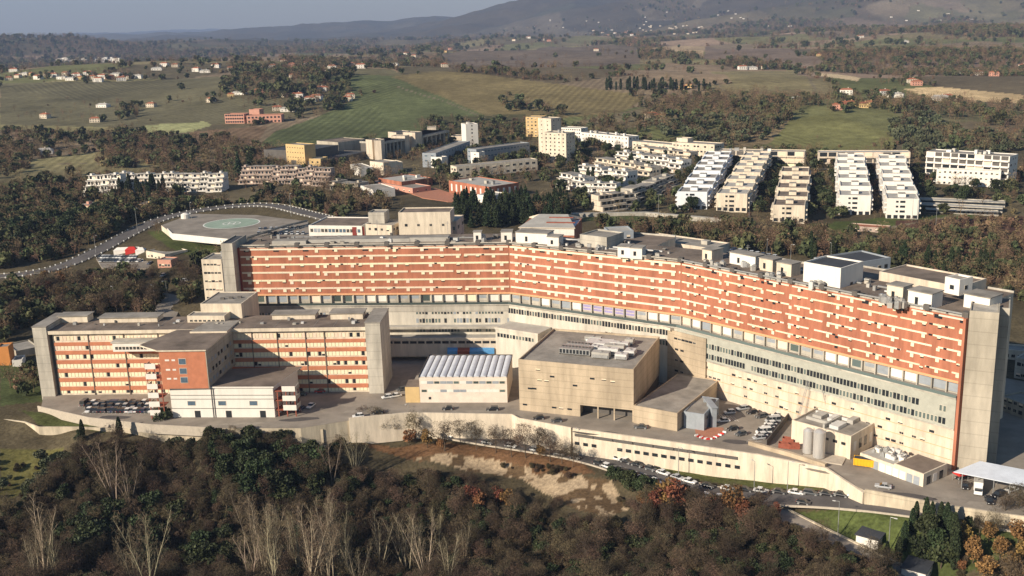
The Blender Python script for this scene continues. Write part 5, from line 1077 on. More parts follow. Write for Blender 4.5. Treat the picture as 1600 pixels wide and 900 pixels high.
for px, py, k, wr in [(14,113,1,'v'),(30,118,4,'v'),(52,124,1,'v'),(96,118,0,'v'),(102,126,4,'v'),(130,118,1,'v'),(145,128,1,'v'),(172,119,4,'v'),(182,127,1,'v'),(205,122,4,'v'),(22,122,0,'v'),(68,119,0,'v'),(76,121,1,'v'),(88,124,4,'v'),(112,121,1,'v'),(120,124,2,'v'),(138,124,0,'v'),(152,123,1,'v'),(44,118,2,'v'),(8,126,0,'v'),(165,124,3,'v'),(190,124,0,'v'),
 (250,104,1,'u'),(236,110,4,'u'),(330,106,1,'u'),(355,110,0,'u'),(375,104,4,'u'),(400,112,1,'u'),(438,98,0,'u'),(512,108,1,'u'),(525,96,4,'u'),(556,107,1,'u'),(580,98,0,'u'),(596,92,1,'u'),(608,103,4,'u'),(268,105,0,'u'),(300,112,1,'u'),(312,114,4,'u'),(420,107,1,'u'),(450,104,3,'u'),(485,100,1,'u'),(496,102,4,'u'),(470,102,0,'u'),(535,104,3,'u'),(568,100,2,'u'),(545,103,0,'u'),(452,122,0,'u'),(498,120,1,'u'),
 (355,152,2,'m'),(362,149,4,'m'),(440,152,0,'m'),(455,154,1,'m'),(475,160,1,'m'),(484,157,1,'m'),(492,144,1,'m'),(500,143,0,'m'),(535,158,0,'m'),(540,154,0,'m'),(426,174,0,'m'),(438,175,4,'m'),(150,168,4,'l'),(228,168,0,'l'),(50,242,4,'l'),(62,185,0,'l'),(140,192,0,'l'),(322,160,0,'l'),(398,147,3,'m'),(445,145,3,'m'),
 (630,87,1,'t'),(642,90,0,'t'),(692,82,2,'t'),(690,105,0,'t'),(760,70,0,'t'),(845,63,0,'t'),(855,65,3,'t'),(822,60,1,'t'),(800,64,0,'t'),(700,78,3,'t'),
 (930,54,1,'h'),(940,52,0,'h'),(948,56,3,'h'),(958,53,1,'h'),(968,56,0,'h'),(975,52,3,'h'),(985,56,1,'h'),(995,56,0,'h'),(1010,52,4,'h'),(925,49,0,'h'),(1060,50,1,'h'),(1070,48,0,'h'),(990,61,3,'h'),(1005,60,2,'h'),(928,80,0,'h'),(980,50,0,'h'),(952,48,4,'h'),
 (1025,86,4,'r'),(1155,109,1,'r'),(1168,109,4,'r'),(1190,108,0,'r'),(1268,86,0,'r'),(1276,88,2,'r'),(1216,52,0,'r'),(1232,42,1,'r'),(1340,60,1,'r'),(1408,67,4,'r'),(1425,134,3,'r'),(1418,130,0,'r'),(1464,158,4,'r'),(1520,118,1,'r'),(1535,117,0,'r'),(1500,116,4,'r'),(1545,119,3,'r'),(1596,106,0,'r'),
 (1205,160,3,'w'),(1215,158,3,'w'),(1235,160,4,'w'),(1300,172,3,'w'),(1312,170,3,'w'),(1325,166,2,'w'),(1342,168,2,'w'),(1352,166,2,'w'),(1312,148,1,'w'),(1376,150,1,'w'),(1386,152,4,'w'),(1012,185,0,'w'),(1025,188,0,'w'),(1062,140,2,'w'),(1070,137,2,'w'),(1455,156,4,'w'),(1475,156,0,'w')]:
    wh = {'v': 'in the village on the upper left ridge', 'u': 'in the upper left hills', 'm': 'around the pink villa slope', 'l': 'in the left middle fields', 't': 'on the distant ridges above the centre', 'h': 'in the hazy hill village above the centre', 'r': 'in the distant fields at upper right', 'w': 'on the olive hill behind the apartments'}[wr]
    country(px, py, k, wh)
# far white town strip at the left: too small to count
a = MB()
for i in range(70):
    px = random.uniform(84, 185); py = 97-2*math.sin((px-84)/101*3.1)+random.uniform(-3, 2); p = G(px, py, False); w = random.uniform(6, 15); a.box(p.x, p.x+w, p.y, p.y+12, p.z-3, p.z+random.uniform(5, 10), M['white'], M['roof_lt'])
for i in range(26):
    px = random.uniform(1000, 1100); py = random.uniform(36, 54); p = G(px, py, False); a.box(p.x, p.x+11, p.y, p.y+9, p.z-3, p.z+5.5, M['cream2'], M['roof_red'])
for i in range(30):
    px = random.uniform(830, 1560); py = random.uniform(14, 48); p = G(px, py, False); a.box(p.x, p.x+11, p.y, p.y+9, p.z-3, p.z+5, M['white'], M['roof_lt'])
tag(a.build('distant_town'), 'scattered tiny white buildings of far-off towns in the haze', 'town', kind='stuff')

# ------------------------------------------------------------------ cars
def car_parts(kind, col):
    body = mat('car_paint_'+kind+'_'+col[0], col[1], .35, spec=.6)
    L, Wd, Hh = {'hatchback': (4.0, 1.72, 1.48), 'saloon': (4.5, 1.78, 1.42), 'van': (5.0, 1.95, 2.1), 'estate': (4.6, 1.8, 1.5)}[kind]
    hb_ = .82 if kind != 'van' else 1.05; sects = []
    def loft(mb, S, m):                                  # S: (x, halfwidth, z0, z1)
        b0 = len(mb.v); k_ = mb.mi(m)
        for (x, w, z0, z1) in S: mb.v += [(x, -w*.9, z0), (x, -w, z0+.18*(z1-z0)), (x, -w, z0+.72*(z1-z0)), (x, -w*.88, z1), (x, w*.88, z1), (x, w, z0+.72*(z1-z0)), (x, w, z0+.18*(z1-z0)), (x, w*.9, z0)]
        for i in range(len(S)-1):
            for j in range(8): a_ = b0+i*8+j; b_ = b0+i*8+(j+1) % 8; mb.f.append((a_, a_+8, b_+8, b_)); mb.m.append(k_)
        mb.f.append(tuple(b0+j for j in range(8))); mb.m.append(k_); e = b0+(len(S)-1)*8; mb.f.append(tuple(e+7-j for j in range(8))); mb.m.append(k_)
    w = Wd/2; b = MB(); h = L/2
    loft(b, [(-h, w*.86, .36, .66), (-h+.12, w*.95, .24, hb_*.9), (-h+.9, w, .22, hb_), (h-1.2, w, .22, hb_+.06), (h-.15, w*.96, .26, hb_+.02), (h, w*.88, .38, hb_*.85)], body)
    c = MB(); f0, f1, r1, r0 = {'hatchback': (.95, 1.65, 3.35, 3.85), 'saloon': (1.2, 1.95, 3.2, 3.95), 'van': (.55, 1.15, 4.75, 4.95), 'estate': (1.1, 1.8, 4.0, 4.5)}[kind]
    tw = w*.80; bw = w*.93
    c.v = [(-h+f0, -bw, hb_-.02), (-h+r0, -bw, hb_-.02), (-h+r0, bw, hb_-.02), (-h+f0, bw, hb_-.02), (-h+f1, -tw, Hh-.05), (-h+r1, -tw, Hh-.05), (-h+r1, tw, Hh-.05), (-h+f1, tw, Hh-.05)]
    c.mi(M['glass'])
    for f in ((0, 1, 5, 4), (1, 2, 6, 5), (2, 3, 7, 6), (3, 0, 4, 7), (4, 5, 6, 7)): c.f.append(f); c.m.append(0)
    t = MB(); t.box(-h+f1-.04, -h+r1+.04, -tw-.02, tw+.02, Hh-.06, Hh, body)
    for x in ((-h+(f1+r1)/2,) if kind != 'van' else (-h+1.9, -h+3.2)):
        for s in (-1, 1): t.prism([(x-.05, s*tw-.03), (x+.05, s*tw-.03), (x+.05, s*bw+.03*s), (x-.05, s*bw+.03*s)][::s], hb_, Hh-.05, body)
    wl_ = MB(); wl_.cyl(0, 0, -.1, .1, .31, M['rubber'], 12, axis='y', cap=M['metal'])
    hl = MB(); hl.box(-.06, .06, -.16, .16, -.08, .08, M['lamp']); tl = MB(); tl.box(-.05, .05, -.12, .12, -.12, .12, M['tail'])
    return dict(body=b.mesh('car_body'), cabin=c.mesh('car_glass'), roof=t.mesh('car_roof'), wheel=wl_.mesh('car_wheel'), head=hl.mesh('car_headlight'), tail=tl.mesh('car_tail'), L=L, w=w, hb=hb_)
CCOL = [('white', (.75, .75, .73)), ('silver', (.42, .43, .44)), ('black', (.015, .015, .018)), ('dark grey', (.07, .075, .08)), ('dark blue', (.02, .035, .09)), ('red', (.45, .03, .02)), ('yellow', (.75, .48, .03))]
CARS = {}
def car(p, rz, kind=None, col=None, where='', group='parked cars'):
    kind = kind or random.choice(('hatchback', 'hatchback', 'saloon', 'estate', 'van' if random.random() < .25 else 'hatchback')); col = col if col is not None else random.choice((0, 0, 0, 1, 1, 2, 2, 3, 3, 4))
    key = (kind, col)
    if key not in CARS: CARS[key] = car_parts(kind, CCOL[col])
    c = CARS[key]; r = empty('parked_car', p, rz); h = c['L']/2
    def add(n, me, loc=(0, 0, 0), par=r):
        o = bpy.data.objects.new(n, me); COL.objects.link(o); o.parent = par; o.location = loc; return o
    add('body', c['body']); g = add('windows', c['cabin']); add('roof', c['roof'])
    for x in (-h+.75, h-.75):
        for s in (-1, 1): add('wheel', c['wheel'], (x, s*(c['w']-.08), .31))
    for s in (-1, 1): add('headlight', c['head'], (-h+.05, s*c['w']*.66, .6)); add('tail_light', c['tail'], (h-.03, s*c['w']*.72, .66))
    rep(r, CCOL[col][0]+' '+kind, where, 'car', group); return r
def along(pts, t):
    a, b = pts; return a+(b-a)*t
# left parking: two double ranks
random.seed(11)
for (a, b, n, wh, ang) in (((130, 632), (234, 631), 17, 'in the back rank of the left car park', 1.5), ((136, 643), (240, 643), 17, 'in the front rank of the left car park', 1.6)):
    A, B = P(*a, 0), P(*b, 0); dz = 1 if 'back' in wh else 0
    for i in range(n):
        if random.random() < .04: continue
        p = A+(B-A)*((i+random.uniform(.4, .6))/n); p.z = .01; car(p, ang+random.choice((0, math.pi))+random.uniform(-.05, .05), 'hatchback' if random.random() < .6 else None, random.choice((0, 2, 2, 3, 3, 1, 4, 0)), wh, 'cars in the left car park')
A, B = P(133, 637, 0), P(236, 637, 0)
for i in range(9):
    p = A+(B-A)*((i+.5)/9); p.z = .01; car(p, 1.55, None, None, 'in the middle rank of the left car park', 'cars in the left car park')
# lower road: kerb side rank against the wall
def roadpos(px, py):
    a, b = ray(px, py); z = float(np.interp(px, [1100, 1200, 1300, 1400, 1560], [-8, -6.8, -4.6, -2.9, -2.3])); D = (H-z)/b; return Vector((a*D, D, z))
def road_dir(p):
    k = min(range(len(ROAD_LOW)-1), key=lambda i: (ROAD_LOW[i]-p).xy.length); d = ROAD_LOW[k+1]-ROAD_LOW[k]; return math.atan2(d.y, d.x)
RC = [(638,660,0,'hatchback',1),(697,664,1,'hatchback',1),(724,668,0,'saloon',1),(745,672,0,'hatchback',1),(762,674,0,'hatchback',1),(790,680,3,None,1),(822,686,2,None,1),(857,692,0,'saloon',1),(875,695,1,'saloon',1),(895,699,3,'saloon',1),(915,703,5,'hatchback',1),(933,706,0,'saloon',1),
 (972,713,0,'hatchback',1),(975,724,0,'hatchback',1),(988,718,2,'saloon',1),(1005,723,2,'saloon',1),(1026,729,3,'hatchback',1),(1046,735,0,'saloon',1),(1070,741,1,'saloon',1),(1087,747,0,'saloon',1),(1112,753,2,'saloon',1),(1141,757,0,'saloon',1),(1166,762,2,'saloon',1),(1190,766,0,'saloon',1),
 (1218,768,2,'saloon',1),(1244,770,0,'saloon',1),(1266,773,3,'estate',1),(1290,776,2,'saloon',1),(1312,778,2,'saloon',1),(1336,779,0,'saloon',1),(1364,783,4,'saloon',1),(1388,787,6,'saloon',1),(1422,792,3,'saloon',1),(1446,797,4,'hatchback',1),(1474,800,3,'saloon',1),(1502,803,0,'saloon',1),(1536,808,0,'saloon',1),
 (676,668,2,'hatchback',2),(712,674,0,'hatchback',2),(775,682,3,'saloon',2),(808,690,0,'hatchback',2),(846,697,1,'hatchback',2),(880,706,3,'saloon',2),(905,712,2,'hatchback',2),(1036,748,0,'hatchback',2),(1056,754,2,'saloon',2),(1076,760,1,'hatchback',2),(1095,764,3,'saloon',2),(932,728,2,'hatchback',2),(945,733,0,'hatchback',2),(962,735,3,'saloon',2),(980,737,2,'hatchback',2),(1000,740,1,'hatchback',2),(1018,744,3,'saloon',2),(1112,768,0,'hatchback',2),(1130,773,0,'hatchback',2),(1174,793,2,'saloon',2),(1259,779,2,'hatchback',2)]
for (px, py, c, k, sd) in RC:
    p = roadpos(px, py); p.z = T(p.x, p.y)+.42 if False else -7.94; th = road_dir(p)
    d_, zr = dist_line(np.array([p.x]), np.array([p.y]), ROAD_LOW)
    # pull onto the tarmac edge
    k_ = min(range(len(ROAD_LOW)-1), key=lambda i: (ROAD_LOW[i]-p).xy.length); q = ROAD_LOW[k_]; n_ = Vector((-math.sin(th), math.cos(th), 0)); s = (p-q).dot(n_); tgt = 3.4 if sd == 1 else -3.4
    p = p+n_*(tgt-s); p.z = float(dist_line(np.array([p.x]), np.array([p.y]), ROAD_LOW)[1][0])+.02
    car(p, th+math.pi, k, c, 'on the wall side of the lower road' if sd == 1 else 'on the wood side of the lower road', 'cars parked along the lower road')
# service yard
for i in range(9):
    p = P(1186+i*3.6, 686-i*4.4, 0); car(p, .15, 'van' if i % 4 == 2 else 'hatchback', 0 if i % 3 else 1, 'in the near line beside the dark screen fence', 'cars in the service yard')
for i in range(7):
    p = P(1176+i*3.6+3, 680-i*4.2+1, 0)
for (px, py, c, k, r, w) in ((1140,646,0,'hatchback',.1,'by the blue grey portal'),(1130,659,0,'saloon',.1,'by the blue grey portal'),(1001,669,3,'saloon',-.2,'in front of the plain tan block'),(1504,748,2,'saloon',.4,'under the red tent'),(605,636-14,0,'hatchback',.4,'in the lane right of the pavilion'),(618,620,0,'saloon',.4,'in the lane right of the pavilion'),(628,610,3,'hatchback',.4,'in the lane right of the pavilion'),(492,606,2,'van',.1,'in the shade below the pavilion'),(478,610,0,'van',.1,'in the shade below the pavilion'),(510,607,1,'hatchback',.1,'in the shade below the pavilion'),(470,618,3,'saloon',.2,'in the shade below the pavilion'),(500,613,5,'hatchback',.1,'in the shade below the pavilion'),(1508,762,2,'hatchback',1.2,'near the white truck')):
    car(P(px, py, 0), r, k, c, w, 'cars in the hospital yard')
for (a, b, n, wh) in (((400, 366), (478, 366), 9, 'on the upper car park behind the left tower'), ((402, 360), (470, 357), 8, 'in the back rank behind the left tower')):
    for i in range(n):
        px = a[0]+(b[0]-a[0])*(i+.5)/n; py = a[1]+(b[1]-a[1])*(i+.5)/n; car(P(px, py, 20.32), 1.6+random.uniform(-.1, .1), 'hatchback', None, wh, 'cars behind the long block')
for i in range(26):
    r_, q_ = divmod(i, 13); px = 156+q_*4.8+r_*3; py = 403+r_*6; car(P(px, py, 11.36), 1.4, 'hatchback', None, 'in the rear car park by the marquees', 'cars in the rear car park')
for (px, py) in ((205, 412), (222, 410), (235, 413), (217, 425), (236, 430), (255, 432), (287, 440), (289, 445), (281, 444)): car(G(px, py)+Vector((0, 0, .1)), random.uniform(0, 3), 'hatchback', None, 'near the guard building at the left rear', 'cars near the guard building')
random.seed(5)
for i in range(16): px = 1182+i*20+random.uniform(-5, 5); car(G(px, 302+random.uniform(-26, 20), False)+Vector((0, 0, .05)), random.uniform(0, 3), 'hatchback', random.choice((0, 0, 1, 3)), 'among the white apartment rows', 'cars among the apartments')
for i in range(10): px = 1128+i*9; car(P(px, 402-14+i*1.6, 12)+Vector((0, 0, .0)), .2, 'hatchback', None, 'behind the right half of the roof', 'cars behind the long block')
random.seed(29)
for (px, py, r, w) in ((470,640,1.3,'in front of the clinic'),(486,636,1.3,'in front of the clinic'),(590,646,.2,'on the lane before the workshop'),(560,652,.2,'on the lane before the workshop'),(700,640,0,'on the lane before the workshop'),(770,641,0,'on the lane before the workshop'),(842,655,.1,'in front of the plain tan block'),(870,659,.1,'in front of the plain tan block'),(1145,672,.3,'in the middle of the service yard'),(1158,680,.4,'in the middle of the service yard'),(1160,640,.3,'along the foot of the long block'),(1175,646,.3,'along the foot of the long block'),(1190,652,.3,'along the foot of the long block'),(1380,762,-.4,'in the lane beside the long shed'),(1560,775,.5,'on the apron by the canopy'),(1545,785,1.4,'on the apron by the canopy'),(1580,768,.5,'on the apron by the canopy'),(1530,748,1.2,'on the apron by the canopy')):
    car(P(px, py, .01), r, None, None, w, 'cars in the hospital yard')
# truck, van-like machine
t = empty('box_truck', P(1528, 766, 0), 1.15); tag(t, 'white box truck parked in front of the canopy, near the red tent', 'truck')
a = MB(); a.box(-2.2, 3.2, -1.15, 1.15, .9, 3.3, M['white'], M['roof_lt']); a.build('cargo_box', t); a = MB(); a.prism([(-4.2, -1.05), (-2.3, -1.05), (-2.3, 1.05), (-4.2, 1.05)], .5, lambda i: (1.6, 2.5, 2.5, 1.6)[i], M['whitepaint']); cb = a.build('cab', t)
a = MB(); a.box(-4.22, -3.4, -.9, .9, 1.5, 2.1, M['glass']); a.build('windscreen', t); a = MB(); a.box(-4, 3.1, -.5, .5, .5, .9, M['conc_d']); a.build('chassis', t)
for x in (-3.3, 1.8):
    for s in (-1, 1): a = MB(); a.cyl(x, .5, s*.95-.15, s*.95+.15, .5, M['rubber'], 12, axis='y', cap=M['metal']); a.build('wheel', t)
# red-white barriers around the paved patch
for i in range(13):
    t_ = i/12; px = 1088+(1132-1088)*t_; py = 681+6*math.sin(t_*math.pi)-9*max(0, t_-.45); p = P(px, py, 0); a = MB(); m = M['redp'] if i % 2 else M['whitepaint']
    a.prism([(-.6, -.2), (.6, -.2), (.6, .2), (-.6, .2)], 0, .2, m); a.box(-.58, .58, -.1, .1, .2, .55, m); rep(a.build('traffic_barrier', None, p, -.1+.5*math.cos(t_*math.pi)), 'red plastic barrier' if i % 2 else 'white plastic barrier', 'along the red paved patch', 'barrier', 'red and white plastic barriers')
# street lamps
def lamp(p, h=9, where='', rz=0.0):
    r = empty('street_lamp', p, rz); a = MB(); a.cyl(0, 0, -.5, h, .13, M['metal'], 8, .07); a.build('pole', r); a = MB(); a.cyl(0, h-.05, -.05, 1.2, .05, M['metal'], 6, axis='x'); a.build('arm', r); a = MB(); a.prism([(1.0, -.18), (1.8, -.14), (1.8, .14), (1.0, .18)], h-.1, h+.06, M['metal_w']); a.build('lamp_head', r)
    rep(r, 'grey street lamp', where, 'street lamp', 'street lamps')
for px, py, w in ((180, 480, 'in the wood behind the pavilion'), (243, 478, 'in the wood behind the pavilion'), (262, 470, 'in the wood behind the pavilion'), (1309, 836, 'on the green lawn'), (1388, 862, 'on the green lawn'), (905, 712, 'along the lower road'), (1178, 770, 'along the lower road'), (1060, 745, 'along the lower road'), (640, 672, 'along the lower road'), (1230, 770, 'along the lower road'), (1160, 430, 'behind the right roof'), (1235, 412, 'behind the right roof'), (1198, 404, 'behind the right roof'), (1298, 410, 'behind the right roof'), (1029, 340, 'beside the playing field'), (1170, 352, 'beside the playing field'), (1425, 345, 'beside the parking decks'), (300, 352, 'along the hill road'), (150, 396, 'along the hill road'), (215, 362, 'along the hill road'), (455, 338, 'along the hill road'), (1462, 356, 'beside the parking decks')):
    lamp(G(px, py), 10 if py > 380 else 14, w, random.uniform(0, 6))
# construction crane / masts over the tank yard
for (px, py, h, lab) in ((1243, 668, 16, 'thin leaning crane mast behind the boiler house, left one'), (1300, 672, 14, 'thin leaning crane mast behind the boiler house, right one')):
    a = MB(); [a.cyl(x, y, 0, h, .05, M['metal'], 5) for x in (-.25, .25) for y in (-.25, .25)]; [a.box(-.28, .28, -.28, -.22, z, z+.06, M['metal']) for z in range(1, h)]; o = a.build('crane_mast', None, P(px, py, 0)); o.rotation_euler.y = .22 if px < 1270 else -.25; tag(o, lab, 'mast')
# white bollard-like rail along the hill road
for side, so_ in ((1, 5.3), (-1, 5.3)):
    L_ = offset(ROAD_LEFT, side*so_); mb = MB(); tot = 0
    for u, v in zip(L_[:-1], L_[1:]):
        n = max(1, int((v-u).xy.length/3.4)) 
        for i in range(n):
            c = u+(v-u)*((i+.5)/n); mb.box(c.x-.32, c.x+.32, c.y-.12, c.y+.12, c.z-.2, c.z+.62, M['whitepaint'])
        d = v-u; rz = math.atan2(d.y, d.x); mb.box(0, d.length, -.05, .05, .35, .55, M['conc'], M=Matrix.Translation(u) @ Matrix.Rotation(rz, 4, 'Z'))
    o = mb.build('guard_rail'); tag(o, 'white blocked guard rail on the '+('outer' if side == 1 else 'inner')+' side of the curving hill road', 'guard rail')

# ------------------------------------------------------------------ trees
def quads(C_, size, r, flat=.0, aspect=1.0):
    n = len(C_); u = r.normal(size=(n, 3)); u /= np.linalg.norm(u, axis=1)[:, None]; w = r.normal(size=(n, 3)); v = np.cross(u, w); v /= np.linalg.norm(v, axis=1)[:, None]
    s = (size*(.6+.8*r.random(n)))[:, None]*.5; u = u*s*aspect; v = v*s
    V = np.stack([C_-u-v, C_+u-v, C_+u+v, C_-u+v], 1).reshape(-1, 3); F_ = np.arange(4*n).reshape(-1, 4); return V, F_
def segs_mesh(S):                                        # (p0, p1, r0, r1) -> triangular prisms as quads
    S = np.array(S); p0, p1, r0, r1 = S[:, :3], S[:, 3:6], S[:, 6], S[:, 7]; d = p1-p0; d /= np.linalg.norm(d, axis=1)[:, None]+1e-9
    a = np.cross(d, np.array([.31, .87, .2])); a /= np.linalg.norm(a, axis=1)[:, None]+1e-9; b_ = np.cross(d, a); V = []
    for p, rr in ((p0, r0), (p1, r1)):
        for k_ in range(3): t = 2*math.pi*k_/3; V.append(p+(a*math.cos(t)+b_*math.sin(t))*rr[:, None])
    V = np.stack(V, 1).reshape(-1, 3); n = len(S); o = np.arange(n)[:, None]*6
    F_ = np.concatenate([o+np.array([[k_, (k_+1) % 3, 3+(k_+1) % 3, 3+k_]]) for k_ in range(3)], 0); return V, F_
def crown_pts(r, n, h, w, lobes, lo=.25, flatness=1.0):
    C_ = []; 
    for i in range(lobes):
        a = r.random()*6.28; q = r.random()**.6*w*.32; z = h*(lo+(1-lo)*(.25+.6*r.random())); rad = w*(.2+.16*r.random())
        rad = min(rad, (h-z)*.95+.2); m_ = n//lobes; d = r.normal(size=(m_, 3)); d /= np.linalg.norm(d, axis=1)[:, None]; rr = rad*(.55+.5*r.random(m_)**.6)
        C_.append(np.array([q*math.cos(a), q*math.sin(a), z])+d*rr[:, None]*np.array([1, 1, .8*flatness]))
    return np.concatenate(C_)
def branch(S, r, p, d, l, rad, depth, up=.15, spread=.6, kids=3):
    n = 3; q = p
    for i in range(n):
        d = d+r.normal(size=3)*.08+np.array([0, 0, up*.3]); d /= np.linalg.norm(d); e = q+d*l/n; r1 = rad*(1-.5*(i+1)/n); S.append((*q, *e, rad*(1-.5*i/n), r1))
        if depth > 0 and i > 0 or (depth > 0 and n == 1):
            for k_ in range(kids): 
                dd = d+r.normal(size=3)*spread+np.array([0, 0, up]); dd /= np.linalg.norm(dd); branch(S, r, q+(e-q)*r.random(), dd, l*(.45+.25*r.random()), r1*.55, depth-1, up, spread, kids)
        q = e
def tree_kind(kind, seed, far=False):
    r = np.random.default_rng(seed); S = []; leaf = None
    if kind == 'evergreen':
        h, w = 8, 7.5; branch(S, r, np.zeros(3), np.array([0, 0, 1.]), h*.7, .22, 1, .2, .8, 2); C_ = crown_pts(r, 160 if far else 1500, h, w, 9, .12); leaf = quads(C_, 1.5 if far else .5, r); tm, lm = M['bark'], M['leafg']
    elif kind == 'olive':
        h, w = 4.6, 5; branch(S, r, np.zeros(3), np.array([0, 0, 1.]), 2.5, .25, 1, .1, .9, 2); C_ = crown_pts(r, 120 if far else 700, h, w, 7, .25); leaf = quads(C_, 1.0 if far else .42, r); tm, lm = M['bark'], M['leafo']
    elif kind == 'shrub':
        h, w = 3.6, 4.4
        for i in range(5): a = r.random()*6.28; branch(S, r, np.array([.3*math.cos(a), .3*math.sin(a), -.2]), np.array([math.cos(a)*.6, math.sin(a)*.6, 1.]), 2.6, .06, 2 if not far else 1, .1, .6, 2)
        C_ = crown_pts(r, 90 if far else 1300, h*1.1, w, 8, .02); leaf = quads(C_, .9 if far else .6, r, aspect=1 if far else .16); tm, lm = M['twig'], M['leafb']
    elif kind == 'bare':
        h = 10; branch(S, r, np.array([0, 0, -.3]), np.array([0, 0, 1.]), h*.62, .2, 1 if far else 3, .22, .62, 3)
        C_ = crown_pts(r, 110 if far else 1500, h, 6.5, 9, .2); leaf = quads(C_, .7 if far else .5, r, aspect=.22 if far else .1); tm, lm = M['bark'], M['twig']
    elif kind == 'poplar':
        h = 20
        for i in range(int(r.integers(2, 5))):
            a = r.random()*6.28; t = .05+.2*r.random(); d = np.array([math.cos(a)*t, math.sin(a)*t, 1.]); d /= np.linalg.norm(d); q = np.array([.4*math.cos(a), .4*math.sin(a), -.5]); hh = h*(.75+.25*r.random()); n = 12
            for j in range(n):
                d = d+r.normal(size=3)*.035; d /= np.linalg.norm(d); e = q+d*hh/n; rad = .19*(1-j/n)+.05; S.append((*q, *e, rad, .19*(1-(j+1)/n)+.05))
                if j >= 3:
                    for k_ in range(2):
                        a2 = r.random()*6.28; dd = d*1.4+np.array([math.cos(a2), math.sin(a2), .1])*.9; dd /= np.linalg.norm(dd); branch(S, r, q+(e-q)*r.random(), dd, hh*.26*r.uniform(.4, 1.1)*(1.15-j/n*.8), .045, 1 if not far else 0, .25, .35, 2)
                q = e
        P1 = np.array([s[3:6] for s in S if s[7] < .06]); C_ = P1[r.integers(0, len(P1), 700)]+r.normal(size=(700, 3))*.5; leaf = quads(C_, .8, r, aspect=.045); tm, lm = M['barkp'], M['twigp']
    elif kind in ('autumn', 'ochre'):
        h, w = 8.5, 6; branch(S, r, np.zeros(3), np.array([0, 0, 1.]), h*.65, .2, 2, .2, .7, 2); C_ = crown_pts(r, 130 if far else 900, h, w, 10, .15); leaf = quads(C_, 1.1 if far else .42, r); tm, lm = M['bark'], M['leafa'] if kind == 'autumn' else M['leafy']
    elif kind == 'cypress':
        h = 11; S.append((0, 0, -.4, 0, 0, h*.9, .18, .03)); n = 150 if far else 1300; z = r.random(n)**.8*h*.97+.3; a = r.random(n)*6.28; rr = (1.25*np.sin(np.clip(z/h, 0.02, 1)*math.pi*.93+.18)**.7)*(.75+.3*r.random(n)); C_ = np.stack([rr*np.cos(a), rr*np.sin(a), z], 1); leaf = quads(C_, 1.0 if far else .38, r); tm, lm = M['bark'], M['leafc']
    elif kind == 'pine':
        h = 13; S.append((0, 0, -.4, 0, 0, h*.95, .24, .04)); n = 170 if far else 1500; z = (1-r.random(n)**.6)*h*.88+h*.1; a = r.random(n)*6.28; rr = (h*1.02-z)/h*3.4*(.35+.65*r.random(n))*(1+.25*np.sin(z*3.1)); C_ = np.stack([rr*np.cos(a), rr*np.sin(a), z-.15*rr], 1); leaf = quads(C_, 1.3 if far else .5, r); tm, lm = M['bark'], M['leafc']
    if far and kind in ('bare', 'shrub'): tm = lm = M['twigf']
    if far and kind == 'evergreen': lm = M['leaff']
    V1, F1 = segs_mesh(S); V2, F2 = leaf
    return dict(trunk=fast_mesh(kind+'_trunk', V1, F1, [tm]), crown=fast_mesh(kind+'_crown', V2, F2, [lm]),
                both=fast_mesh(kind+'_whole', np.concatenate([V1, V2]), np.concatenate([F1, F2+len(V1)]), [tm, lm], np.concatenate([np.zeros(len(F1)), np.ones(len(F2))])))
KINDS = ('evergreen', 'olive', 'shrub', 'bare', 'poplar', 'autumn', 'ochre', 'cypress', 'pine')
TK = {k: [tree_kind(k, 100+i*7+j) for i in range(5 if k == 'poplar' else 3)] for j, k in enumerate(KINDS)}
TF = {k: [tree_kind(k, 500+i*7+j, True) for i in range(2)] for j, k in enumerate(KINDS) if k != 'poplar'}
# footprints to keep clear
FOOT = []
for o in COL.objects:
    if o.type != 'MESH' or not any(s in o.name for s in ('wall', 'storey', 'sheet', 'shed', 'deck')): continue
    m4 = (o.parent.matrix_basis @ o.matrix_basis) if o.parent else o.matrix_basis
    if o.name.startswith(('retaining', 'ramp')): continue
    bb = [m4 @ Vector(c) for c in o.bound_box]; q = [(bb[i].x, bb[i].y) for i in (0, 4, 7, 3)]
    cxm = sum(p[0] for p in q)/4; cym = sum(p[1] for p in q)/4
    if max(abs(p[0]-cxm) for p in q) > 90 and cym < 420: continue
    q = [(cxm+(p[0]-cxm)*1.0+math.copysign(1.8, p[0]-cxm), cym+(p[1]-cym)+math.copysign(1.8, p[1]-cym)) for p in q]; FOOT.append(q)
MAINF = [(joint(i, 9).x, joint(i, 9).y) for i in range(4)]+[(200, 300), (170, 395), (110, 440), (40, 450), (-115, 450)]
def clear(x, y, margin=0):
    k_ = np.ones(x.shape, bool)
    for q in FOOT: k_ &= ~in_poly(x, y, q)
    for pts, hw in ROADS: d, _ = dist_line(x, y, pts); k_ &= d > hw+1.2+margin
    k_ &= ~in_poly(x, y, MAINF); return k_
LAWNS = [poly_w(l) for l in ([(1212,793),(1300,793),(1400,800),(1400,870),(1300,838)], [(150,403),(165,390),(305,388),(308,410),(268,424),(160,422)], [(250,352),(300,333),(482,345),(372,378)], [(892,330),(1180,343),(1180,356),(895,350)], [(640,300),(680,292),(752,312),(700,318)], [(235,500),(262,452),(292,452),(275,500)])]
